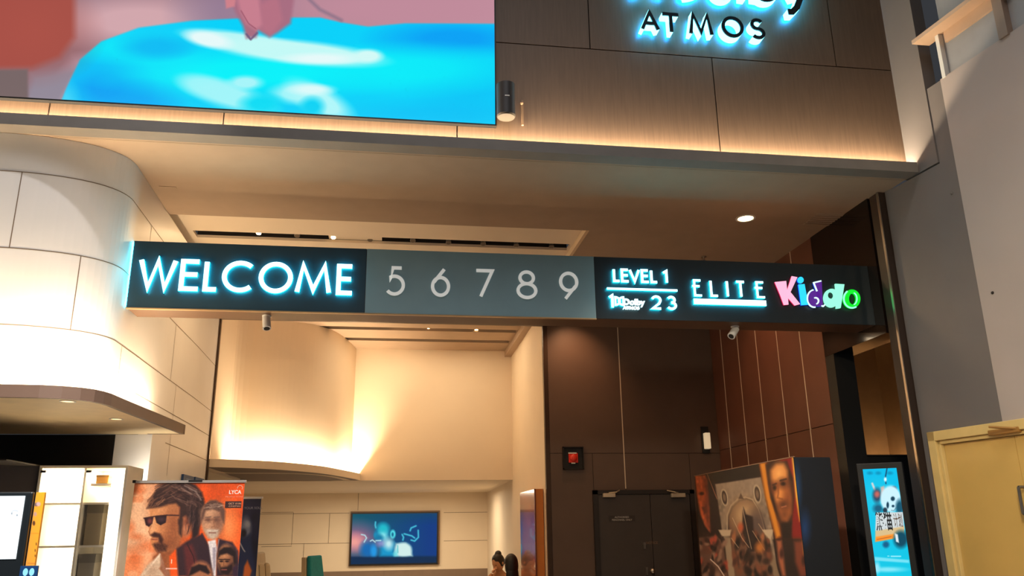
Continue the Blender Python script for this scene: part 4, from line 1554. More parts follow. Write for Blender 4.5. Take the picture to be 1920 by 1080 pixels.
t_, a_, b_, zt_ = rollup('film_banner', 'orange roll-up film banner with men and a big face in sunglasses', 7.0, (253, 902), (459, 905))
MB().box((a_[0] - .014, 6.985, zt_ - .006), (a_[0] + .01, 7.03, zt_ + .015)).build('rail_cap', M_BLACK, t_)
qa, qb = PY(354, 903, 7.0), PY(380, 903, 7.0)
MB().box((qa[0], 6.985, zt_ + .0), (qb[0], 7.0, zt_ + .014)).build('rail_clip', M_BLACK, t_)
P = Paint(((a_[0], 6.999, zt_ - .006), (b_[0], 6.999, zt_ - .006), (a_[0], 6.999, .075)), 300, 690, 'banner_print', print_mat('banner_ink', 0, .45), t_)
B0 = lambda x, y: (220 + x / 4.909, 860 + y / 4.909)          # plan used while measuring the print
BL = lambda pts: [B0(*p) for p in pts]
P.lerp((P.x - 270) / 90, (226, 172, 130), (214, 76, 22))
P.mix(smooth((P.y - 1020) / 60) * .5, (220, 120, 70))
n_ = P.noise(.10, 22, 3)
P.mix(smooth((n_ - .62) * 6) * (P.x < 330) * .55, (206, 104, 54))
for q in ((180, 250, 70, 60), (200, 300, 50, 30), (180, 720, 60, 30), (160, 900, 70, 90), (260, 800, 60, 50), (120, 640, 40, 60)):
    P.ell(*B0(q[0], q[1]), q[2] / 4.9, q[3] / 4.9, (200, 92, 44), .7, a=.6)
P.ell(*B0(1020, 620), 16, 34, (232, 150, 90), .8, a=.7)
DK, HR, SK, SKS, MAROON = (36, 24, 24), (58, 34, 30), (190, 120, 72), (138, 74, 44), (74, 28, 28)
# big head in the left half: neck, face, ear, hair, glasses, beard
def strands(n, x0, x1, y0, y1, dx, dy, cols, w, seed, a=.6, bend=14):
    r = np.random.RandomState(seed)
    for _ in range(n):
        x_, y_ = r.uniform(x0, x1), r.uniform(y0, y1)
        l = r.uniform(.5, 1.0)
        m_ = (x_ + dx * l * .5 + r.uniform(-bend, bend), y_ + dy * l * .5 + r.uniform(-bend, bend))
        P.line([B0(x_, y_), B0(*m_), B0(x_ + dx * l, y_ + dy * l + r.uniform(-bend, bend))], w, cols[r.randint(len(cols))], .8, a)


P.poly(BL([(420, 840), (560, 700), (600, 1000), (480, 1080), (300, 1080), (330, 900)]), (150, 84, 46), 2)
P.ell(*B0(400, 930), 12, 20, (120, 62, 36), .7, a=.7)
P.poly(BL([(300, 430), (560, 400), (600, 700), (540, 830), (430, 870), (345, 850), (316, 800), (304, 745), (318, 712), (292, 650), (280, 600), (300, 540)]), (186, 116, 68), 1.3)
P.ell(*B0(430, 470), 22, 11, (206, 140, 90), .8, a=.8)
P.ell(*B0(330, 620), 7, 15, (222, 164, 116), .8, a=.8)
P.ell(*B0(410, 650), 13, 13, (200, 128, 80), .9, a=.8)
P.ell(*B0(520, 620), 16, 40, (130, 70, 42), .9, a=.85)
P.ell(*B0(470, 790), 16, 14, (120, 64, 38), .9, a=.8)
P.ell(*B0(400, 400), 24, 8, (150, 90, 56), .8, a=.6)
# ear
P.ell(*B0(640, 610), 12, 23, (158, 92, 60), .18, .15)
P.ell(*B0(648, 600), 7, 15, (112, 58, 40), .5, .15)
P.ell(*B0(632, 650), 5, 8, (176, 108, 74), .6)
# hair: tall, swept back
P.poly(BL([(268, 460), (290, 420), (300, 380), (330, 330), (360, 280), (420, 235), (500, 208), (620, 205), (720, 240), (780, 310), (805, 400), (800, 480), (775, 570), (745, 700), (700, 745), (690, 640), (700, 560), (650, 505), (605, 540), (590, 640), (566, 600), (575, 450), (540, 412), (470, 420), (400, 445), (330, 455)]), (52, 32, 28), 2.5)
P.poly(BL([(620, 500), (740, 480), (745, 690), (680, 760), (690, 620)]), (38, 24, 24), 4)
P.poly(BL([(560, 560), (600, 560), (592, 720), (566, 690)]), (56, 34, 28), 2.5)
strands(46, 330, 520, 250, 400, 150, -70, [(96, 62, 50), (34, 20, 20), (120, 84, 66), (70, 44, 36)], 1.5, 1)
strands(46, 480, 700, 215, 400, 130, 60, [(96, 62, 52), (34, 20, 20), (130, 96, 80), (60, 38, 34)], 1.5, 2)
strands(36, 640, 770, 300, 620, -20, 110, [(76, 50, 44), (30, 18, 18), (96, 68, 60)], 1.5, 3)
strands(26, 275, 400, 380, 450, 70, -60, [(110, 70, 50), (46, 28, 24), (150, 100, 70)], 1.3, 4)
P.line([B0(620, 250), B0(720, 300), B0(770, 380)], 2.2, (164, 140, 128), 1.4, .7)
P.line([B0(590, 270), B0(690, 330)], 1.8, (150, 124, 112), 1.2, .6)
# sunglasses
P.poly(BL([(246, 545), (334, 536), (322, 598), (292, 628), (262, 612)]), (44, 22, 24), 1.0)
P.poly(BL([(345, 530), (455, 518), (446, 588), (398, 614), (360, 590)]), (36, 20, 24), 1.0)
P.line([B0(245, 548), B0(350, 530), B0(455, 520), B0(565, 522)], 2.2, (52, 26, 24), .8)
P.ell(*B0(300, 575), 4, 4.5, (128, 58, 52), .7, a=.8)
P.ell(*B0(405, 560), 7, 4, (66, 44, 48), .7, a=.8)
# nose, moustache, mouth, goatee
P.line([B0(312, 620), B0(290, 672), B0(302, 700), B0(335, 694)], 1.8, (146, 82, 48), 1.0)
P.ell(*B0(318, 664), 4, 7, (214, 150, 102), .7, a=.8)
P.poly(BL([(302, 706), (340, 676), (396, 690), (424, 745), (410, 800), (384, 770), (376, 728), (330, 724)]), (58, 30, 24), 2.2)
P.line([B0(318, 742), B0(366, 745)], 2.2, (132, 62, 48), .9)
P.poly(BL([(328, 790), (372, 772), (420, 780), (462, 800), (446, 852), (372, 862)]), (70, 38, 28), 3)
strands(30, 330, 440, 770, 840, 14, 26, [(50, 28, 22), (104, 62, 44)], 1.0, 5, .6, 6)
# shirt collar
P.poly(BL([(205, 1082), (280, 980), (392, 878), (424, 960), (384, 1010), (440, 1082)]), (198, 168, 138), 2)
P.line([B0(392, 880), B0(330, 960), B0(250, 1060)], 2.4, (226, 200, 172), 1.4)
P.ell(*B0(320, 1030), 12, 12, (166, 128, 100), .8, a=.7)
P.poly(BL([(400, 880), (440, 1000), (520, 1082), (440, 1082), (398, 1000)]), (140, 90, 66), 2.5)
P.poly(BL([(478, 900), (540, 830), (562, 1082), (488, 1082)]), (222, 78, 22), 2)
P.line([B0(450, 1012), B0(548, 1012)], 2, (236, 190, 176), .9)
P.line([B0(500, 930), B0(498, 962)], 1.6, (250, 214, 190), .7)
# dark coats; the older man behind
P.poly(BL([(545, 830), (640, 760), (780, 690), (900, 900), (890, 1082), (560, 1082)]), (50, 30, 34), 2.5)
P.poly(BL([(610, 800), (690, 790), (750, 1000), (735, 1082), (640, 1082)]), (84, 34, 34), 4)
P.line([B0(640, 780), B0(700, 900), B0(730, 1060)], 1.4, (30, 18, 22), 1.0)
P.ell(*B0(874, 560), 21.5, 35, (170, 120, 88), .12)
P.ell(*B0(930, 560), 9, 26, (122, 78, 58), .8, a=.8)
P.ell(*B0(850, 490), 13, 8, (196, 146, 110), .8, a=.8)
P.ell(*B0(840, 620), 7, 8, (188, 136, 102), .8, a=.8)
P.poly(BL([(762, 610), (776, 500), (800, 430), (850, 385), (905, 380), (960, 410), (992, 480), (985, 600), (960, 560), (945, 490), (880, 465), (815, 480), (795, 545)]), (92, 62, 50), 2.2)
strands(30, 790, 940, 400, 470, 60, -10, [(140, 110, 92), (70, 46, 40), (170, 140, 120)], 1.3, 6, .6, 10)
P.poly(BL([(805, 655), (850, 648), (930, 655), (926, 716), (884, 748), (835, 732)]), (178, 154, 132), 3.5)
P.line([B0(845, 682), B0(905, 683)], 1.8, (116, 66, 56), .9)
P.line([B0(835, 660), B0(920, 662)], 2.0, (200, 182, 164), 1.2, .7)
for ex in (836, 914):
    P.ell(*B0(ex, 562), 6, 3.6, (104, 68, 54), .6)
    P.line([B0(ex - 26, 540), B0(ex + 26, 536)], 1.6, (96, 70, 60), .8)
    P.line([B0(ex - 28, 590), B0(ex + 26, 590)], 1.0, (120, 84, 66), .8, .7)
P.line([B0(884, 560), B0(893, 622), B0(868, 630)], 1.8, (132, 86, 62), 1.0)
P.poly(BL([(832, 760), (905, 745), (918, 830), (908, 1082), (872, 1082), (850, 900)]), (206, 194, 190), 1.6)
P.poly(BL([(876, 820), (906, 812), (900, 1000), (884, 1060)]), (150, 138, 146), 1.4)
P.poly(BL([(780, 690), (838, 800), (884, 1082), (770, 1082), (740, 900)]), (46, 28, 34), 2)
P.poly(BL([(930, 736), (1060, 770), (1112, 850), (1122, 1082), (912, 1082), (914, 880)]), (44, 28, 36), 2)
P.line([B0(935, 745), B0(915, 860)], 1.6, (170, 150, 150), 1.0, .7)
P.line([B0(1000, 770), B0(1090, 820), B0(1110, 900)], 1.6, (90, 60, 66), 1.4, .6)
# bearded man and another head in the lower part
P.ell(*B0(1000, 930), 16.5, 29, (150, 96, 62), .14)
P.ell(*B0(1045, 940), 7, 22, (96, 56, 40), .8, a=.8)
P.ell(*B0(985, 890), 9, 6, (180, 122, 82), .8, a=.8)
P.poly(BL([(922, 925), (932, 850), (980, 815), (1050, 815), (1090, 860), (1095, 960), (1072, 985), (1064, 900), (1010, 872), (950, 888)]), (30, 18, 18), 2)
P.poly(BL([(932, 962), (955, 1000), (1010, 992), (1062, 960), (1066, 1020), (1022, 1075), (952, 1062)]), (36, 20, 18), 2.5)
P.line([B0(962, 1022), B0(1004, 1022)], 2.2, (126, 66, 58), .9)
for ex in (958, 1010):
    P.ell(*B0(ex, 945), 3.6, 1.8, (40, 24, 20), .5)
    P.line([B0(ex - 24, 926), B0(ex + 22, 929)], 1.8, (30, 18, 16), .8)
P.line([B0(980, 945), B0(978, 985), B0(992, 988)], 1.4, (110, 66, 44), .8)
P.ell(*B0(770, 1090), 22, 30, (150, 92, 62), .14)
P.poly(BL([(655, 1082), (680, 1000), (750, 970), (820, 985), (855, 1050), (835, 1064), (760, 1030), (700, 1062)]), (34, 20, 20), 2)
P.poly(BL([(1060, 1000), (1120, 970), (1125, 1082), (1070, 1082)]), (50, 30, 44), 2)
P.noise(.07, 3, 12)
P.mix(smooth((P.y - 1095) / 40), (60, 30, 28))
P.build()
Yb_ = 6.9975
lg = PY(440.5, 926, Yb_)
text_on('banner_lettering', 'LYCA', (lg[0], Yb_, lg[2]), (1, 0, 0), (0, 0, 1), .030, emi('ink_white_glow', (236, 224, 214), .05, (240, 228, 216)), t_, .02, .095)  # printed letters given a faint glow of their own
lg = PY(439, 932.5, Yb_)
text_on('banner_lettering', 'PRODUCTIONS', (lg[0], Yb_, lg[2]), (1, 0, 0), (0, 0, 1), .010, mat('ink_pink', (236, 150, 120), .5), t_, 0, .135)
mb = MB()
q = PY(450, 915, Yb_)
for k_ in range(9):
    an = math.radians(-20 + k_ * 25)
    mb.box((q[0] + .02 * math.cos(an) - .003, Yb_ - .0006, q[2] + .02 * math.sin(an) - .003), (q[0] + .02 * math.cos(an) + .003, Yb_, q[2] + .02 * math.sin(an) + .003))
mb.build('logo_mark', mat('ink_cream', (240, 190, 160), .5), t_)
q0, q1 = PY(422.5, 940, Yb_), PY(452, 952, Yb_)
pl_ = MB().box((q0[0], Yb_ - .0006, q1[2]), (q1[0], Yb_, q0[2])).build('credit_block', mat('ink_dark', (50, 22, 18), .5), t_)
text_on('credit_lettering', 'OCT 10 IN', ((q0[0] + q1[0]) / 2 + .012, Yb_ - .001, q1[2] + .026), (1, 0, 0), (0, 0, 1), .014, mat('ink_tan', (206, 150, 120), .5), pl_, .01, .095)
text_on('credit_lettering', 'CINEMAS', ((q0[0] + q1[0]) / 2 + .012, Yb_ - .001, q1[2] + .008), (1, 0, 0), (0, 0, 1), .010, MATS['ink_tan'], pl_, .0, .09)

t_, a_, b_, zt_ = rollup('film_banner', 'dark navy roll-up film banner half hidden behind the orange one', 8.55, (400, 932), (490, 936))
P = Paint(((a_[0], 8.549, zt_ - .006), (b_[0], 8.549, zt_ - .006), (a_[0], 8.549, .075)), 110, 300, 'banner_print', print_mat('banner_ink_navy', 0, .45), t_)
P.lerp((P.y - 935) / 90, (38, 34, 62), (22, 26, 52))
P.noise(.2, 14, 9)
P.ell(461, 990, 10, 20, (110, 112, 130), .35)
P.ell(464, 983, 5, 6, (150, 150, 160), .5)
P.ell(457, 1000, 5, 8, (24, 22, 36), .4)
P.poly([(440, 1020), (470, 1000), (480, 1090), (440, 1090)], (30, 40, 74), 3)
P.poly([(458, 1062), (464, 1050), (472, 1070), (466, 1090), (455, 1085)], (196, 96, 40), 2)
P.line([(450, 1018), (456, 1030), (459, 1034)], 2, (190, 180, 175), 1)
P.mix(smooth((P.y - 1095) / 40), (20, 20, 34))
P.build()
q = PY(468, 954.5, 8.547)
text_on('banner_lettering', 'FOR YOUR SOUL', (q[0], 8.5475, q[2]), (1, 0, 0), (0, 0, 1), .022, mat('ink_greyblue', (150, 146, 160), .5), t_, 0, .24)

# small blue direction plates on the left wall
for i, (x0, x1, y0, lb) in enumerate(((345, 364, 889, 'small dark blue sign plate on the left wall above the orange banner, left of two'), (367, 383, 894, 'small dark blue sign plate on the left wall above the orange banner, right of two'))):
    XQ = XLW - .028 - .01 * i
    a_, b_ = PX(x0, y0, XQ + .012), PX(x1, y0 + 5, XQ + .012)
    mb = MB().box((XQ - .012, a_[1], a_[2] - .085), (XQ + .012, b_[1], a_[2] + .0))
    t_ = thing('direction_plate', lb, 'sign', (XQ, (a_[1] + b_[1]) / 2, a_[2]), 'blue plates on the left wall')
    mb.build('plate', mat('plate_navy', (22, 62, 112), .35), t_)
    MB().box((XQ + .0122, a_[1] + .25 * (b_[1] - a_[1]), a_[2] - .046), (XQ + .0135, b_[1] - .25 * (b_[1] - a_[1]), a_[2] - .036)).build('plate_lettering', mat('plate_pale', (120, 140, 170), .5), t_)

# ================================================================== INNER HALL THINGS
# television in its recess frame
a_, b_ = PY(657.5, 959, YT - .06), PY(824, 1058.5, YT - .06)
tz1 = (PY(657.5, 959, YT - .06)[2] + PY(824, 957, YT - .06)[2]) / 2
tz0 = (PY(654.5, 1062, YT - .06)[2] + PY(823, 1058.5, YT - .06)[2]) / 2
tv = thing('television', 'wall-mounted television showing a glowing blue scene on the pale back wall', 'television', ((a_[0] + b_[0]) / 2, YT, tz0))
MB().box((a_[0], YT - .055, tz0), (b_[0], YT, tz1)).build('tv_surround', mat('tv_surround_brown', (120, 88, 58), .4), tv)
MB().box((a_[0] + .015, YT - .075, tz0 + .01), (b_[0] - .035, YT - .0555, tz1 - .03)).build('tv_bezel', mat('tv_bezel_dark', (22, 24, 26), .4), tv, bevel=.004)
P = Paint(((a_[0] + .045, YT - .0765, tz1 - .055), (b_[0] - .065, YT - .0765, tz1 - .055), (a_[0] + .045, YT - .0765, tz0 + .04)), 260, 150, 'tv_picture', print_mat('tv_glow', .85), tv)
T0 = lambda x, y: (640 + x / 7.715, 940 + y / 7.715)
P.lerp((P.x - 665) / 140, (6, 98, 118), (2, 62, 140))
P.mix(smooth((985 - P.y) / 25) * .6, (14, 80, 100))
P.mix(smooth((P.y - 1040) / 6), (6, 50, 86))
P.ell(*T0(200, 560), 34, 24, (196, 110, 150), .9)
P.ell(*T0(190, 590), 17, 13, (255, 170, 160), .8)
P.mix(smooth((P.y - 1043) / 5), (6, 50, 86))
P.ell(*T0(380, 700), 13, 15, (8, 112, 190), .5)
P.ell(*T0(470, 720), 6, 12, (30, 160, 240), .5)
P.poly([T0(560, 660), T0(650, 590), T0(760, 600), T0(770, 800), T0(560, 800)], (14, 160, 214), 5)
P.ell(*T0(650, 440), 12, 14, (4, 84, 128), .5)
P.ell(*T0(596, 455), 13, 17, (10, 140, 186), .35)
P.ell(*T0(500, 492), 4, 6, (16, 150, 196), .5)
P.ell(*T0(605, 480), 7, 11, (150, 246, 255), .7)
P.ell(*T0(608, 385), 9, 8, (26, 200, 216), .7)
P.ell(*T0(550, 530), 7, 6, (10, 130, 176), .6)
P.ell(*T0(745, 475), 5, 8, (90, 240, 250), .3)
P.ell(*T0(742, 480), 2, 4, (8, 110, 150), .5)
P.ell(*T0(575, 610), 8, 6, (140, 150, 210), .7)
P.ell(*T0(685, 615), 8, 10, (206, 250, 255), .7)
P.ell(*T0(900, 700), 15, 13, (222, 255, 252), .25)
P.poly([T0(790, 610), T0(930, 606), T0(995, 660), T0(1030, 795), T0(780, 795), T0(770, 740)], (224, 255, 252), 3)
P.poly([T0(750, 760), T0(800, 690), T0(820, 795), T0(760, 795)], (120, 236, 246), 3)
P.line([T0(815, 640), T0(818, 740)], 1.6, (90, 205, 212), 1.0)
P.mix(smooth((P.y - 1042.5) / 4), (4, 46, 84))
for pts in ([(1080, 355), (1010, 385), (995, 425)], [(1112, 420), (1115, 520), (1060, 575), (1010, 560)], [(880, 480), (900, 520), (890, 560)], [(910, 470), (1020, 500), (1060, 530)], [(495, 300), (490, 345), (498, 380)]):
    P.line([T0(*p) for p in pts], 2.6, (80, 215, 240), 1.2)
for pts in ([(290, 480), (340, 490), (365, 530), (330, 590)], [(420, 575), (450, 558), (490, 590)], [(500, 568), (570, 566)]):
    P.line([T0(*p) for p in pts], 2.2, (190, 235, 245), .8)
P.build()

# high-backed lounge chairs
def lounge(name, label, x, y, top, back_m, shell_m, rz):
    t_ = thing(name, label, 'chair', (x, y, 0), 'high-backed hall chairs')
    t_.rotation_euler = (0, 0, rz)

    def add(mb, nm, m, bev=.012):
        me_o = mb.build(nm, m, None, bevel=bev)
        me_o.parent = t_
        return me_o
    sh = .62
    add(MB().box((-.25, -.24, sh - .08), (.25, .24, sh)), 'seat', back_m, .025)
    add(MB().hexa([(-.24, .17, sh - .05), (.24, .17, sh - .05), (.24, .25, sh - .05), (-.24, .25, sh - .05)],
                  [(-.17, .27, top), (.17, .27, top), (.17, .33, top), (-.17, .33, top)]), 'backrest', back_m, .02)
    add(MB().hexa([(-.26, .252, sh - .1), (.26, .252, sh - .1), (.26, .32, sh - .1), (-.26, .32, sh - .1)],
                  [(-.19, .332, top - .02), (.19, .332, top - .02), (.19, .40, top - .02), (-.19, .40, top - .02)]), 'back_shell', shell_m, .008)
    for sx in (-1, 1):
        for sy in (-1, 1):
            add(MB().cyl((sx * .24, sy * .24, 0), (sx * .19, sy * .18, sh - .08), .014, .02, 12), 'leg', M_BLACK, 0)


q = PY(590, 1043, 12.5)
lounge('lounge_chair', 'teal-cushioned high-backed chair with a cream shell, left of the television', q[0] + .27, 12.4, q[2] + .01, M_TEAL, M_CREAMCH, math.radians(66))
q = PY(484, 1036, 13.0)
lounge('lounge_chair', 'cream high-backed chair just right of the navy banner, taller of the two', q[0] + .28, 12.9, q[2], M_CREAMCH, M_WAINS, math.radians(70))
q = PY(500, 1056, 11.5)
lounge('lounge_chair', 'cream high-backed chair just right of the navy banner, lower of the two', q[0] + .30, 11.55, q[2], M_CREAMCH, M_CREAMCH, math.radians(100))

# poster light cabinet on the hall's right wall
XO = 1.83
pa0, pa1 = PX(973, 917, XO), PX(1000, 917, XO)
ya, yb_ = 11.75, 10.48
zt_ = PX(1001, 918, XO)[2] + .005
XO2 = 1.932
pc = thing('poster_cabinet', 'tall orange film poster case standing along the right wall of the hall', 'poster case', (XO + .05, (ya + yb_) / 2, 0))
MB().box((XO + .003, yb_ + .004, 0), (XO2, ya, zt_)).build('case_body', M_ORANGE_EDGE, pc)
MB().box((XO - .012, yb_ - .012, 0), (XO + .003, yb_ + .02, zt_)).build('case_edge', mat('case_edge_dark', (96, 40, 20), .4), pc)
P = Paint(((XO, ya, zt_), (XO, yb_ + .022, zt_), (XO, ya, 0)), 130, 260, 'case_poster', print_mat('case_poster_ink', 0, .18, .6), pc)
P.lerp((P.x - 972) / 28, (168, 92, 66), (176, 78, 38))
P.noise(.18, 10, 4)
P.ell(990, 1000, 5, 70, (190, 130, 100), .8, a=.6)
P.ell(977, 990, 3, 26, (60, 100, 190), .7)  # blue reflections on the shiny face painted into the print
P.ell(977, 1030, 2.4, 16, (60, 190, 250), .6)
P.ell(978, 965, 3, 14, (110, 62, 60), .7)
P.ell(985, 1060, 4, 12, (120, 50, 24), .6)
P.ell(991, 929, 5, 4, (140, 66, 44), .3)
P.line([(984, 917), (982, 925)], 1, (240, 200, 170), .6)
P.build()


# ------------------------------------------------------------------ people (seated at the right of the hall)
def skin_figure(name, chains, radii, m, parent, sub=2):
    """chains: list of lists of joint names; radii/positions in `radii`"""
    names = list(radii)
    idx = {n: i for i, n in enumerate(names)}
    edges_ = set()
    for c_ in chains:
        for a_, b_ in zip(c_[:-1], c_[1:]):
            edges_.add((idx[a_], idx[b_]))
    me = bpy.data.meshes.new(name)
    me.from_pydata([radii[n][0] for n in names], list(edges_), [])
    o_ = bpy.data.objects.new(name, me)
    COL.objects.link(o_)
    o_.parent = parent
    sk = o_.modifiers.new('skin', 'SKIN')
    sk.use_smooth_shade = True
    for i, n in enumerate(names):
        r_ = radii[n][1]
        me.skin_vertices[0].data[i].radius = r_ if hasattr(r_, '__len__') else (r_, r_)
        me.skin_vertices[0].data[i].use_root = (i == 0)
    sb = o_.modifiers.new('subsurf', 'SUBSURF')
    sb.levels = sb.render_levels = sub
    me.materials.append(m)
    return o_


def hand(name, wrist, dirv, palm_n, parent, m, curl=.5):
    """palm with four unequal bent fingers and a thumb from the side of the palm"""
    w_, d, n = np.array(wrist, float), np.array(dirv, float), np.array(palm_n, float)
    d /= np.linalg.norm(d)
    n -= d * (n @ d)
    n /= np.linalg.norm(n)
    s_ = np.cross(d, n)
    rad = {'wrist': (tuple(w_), (.024, .018)), 'palm_a': (tuple(w_ + d * .045), (.034, .017)), 'palm_b': (tuple(w_ + d * .08), (.036, .015))}
    ch = [['wrist', 'palm_a', 'palm_b']]
    for i, (off, ln) in enumerate(((-.028, .062), (-.009, .072), (.010, .067), (.027, .052))):
        b0 = w_ + d * .085 + s_ * off
        p1 = b0 + (d * math.cos(curl * .4) + n * math.sin(curl * .4)) * ln * .45
        p2 = p1 + (d * math.cos(curl * 1.1) + n * math.sin(curl * 1.1)) * ln * .32
        p3 = p2 + (d * math.cos(curl * 1.7) + n * math.sin(curl * 1.7)) * ln * .25
        for j, p_ in enumerate((b0, p1, p2, p3)):
            rad['f%d_%d' % (i, j)] = (tuple(p_), (.0088 - .0008 * j,) * 2)
        ch.append(['palm_b'] + ['f%d_%d' % (i, j) for j in range(4)])
    t0 = w_ + d * .035 - s_ * .030
    t1_ = t0 + d * .022 - s_ * .022 + n * .008
    t2_ = t1_ + d * .028 - s_ * .006 + n * .012
    for j, p_ in enumerate((t0, t1_, t2_)):
        rad['t_%d' % j] = (tuple(p_), (.0105 - .001 * j,) * 2)
    ch.append(['palm_a', 't_0', 't_1', 't_2'])
    return skin_figure(name, ch, rad, m, parent, 2)


def head_mesh(c_, yaw, pitch, s_=1.0):
    """closed head with brow, nose, lips, chin and ears; looks along -y before turning"""
    mb = MB()
    n, m = 32, 24
    v = []
    R_ = Matrix.Rotation(yaw, 3, 'Z') @ Matrix.Rotation(pitch, 3, 'X')
    def shape(th, an):
        z = math.cos(th)
        rx, ry = .076, .096
        x, y = math.sin(th) * math.sin(an) * rx, -math.sin(th) * math.cos(an) * ry
        zz = z * .118
        k_ = max(0, math.cos(an))
        if zz < 0:
            x *= 1 - .30 * (-zz / .118) ** 1.3
            y *= 1 - .12 * (-zz / .118)
        fr_ = k_ ** 6
        y -= fr_ * (.020 * math.exp(-((zz + .018) / .018) ** 2) + .010 * math.exp(-((zz - .004) / .022) ** 2) * k_ ** 18)
        y -= k_ ** 5 * (.007 * math.exp(-((zz + .053) / .010) ** 2) + .010 * math.exp(-((zz + .092) / .018) ** 2) + .006 * math.exp(-((zz - .030) / .012) ** 2))
        for sgn in (-1, 1):
            y += .010 * math.exp(-((x - sgn * .031) / .015) ** 2 - ((zz - .010) / .011) ** 2) * (k_ > 0)
        return Vector((x, y, zz)) * s_
    for i in range(m + 1):
        for k_ in range(n):
            v.append(tuple(Vector(c_) + R_ @ shape(math.pi * (i + .001) / (m + .002), 2 * math.pi * k_ / n)))
    f_ = [(i * n + k_, i * n + (k_ + 1) % n, (i + 1) * n + (k_ + 1) % n, (i + 1) * n + k_) for i in range(m) for k_ in range(n)]
    mb.add(v, f_)
    for sgn in (-1, 1):
        e = MB().ball((0, 0, 0), (.010, .020, .031), 14, 10)
        mb.add([tuple(Vector(c_) + R_ @ (Vector((sgn * .078, .012, -.004)) + Vector(p_)) * s_) for p_ in e.v], e.f)
    return mb, R_


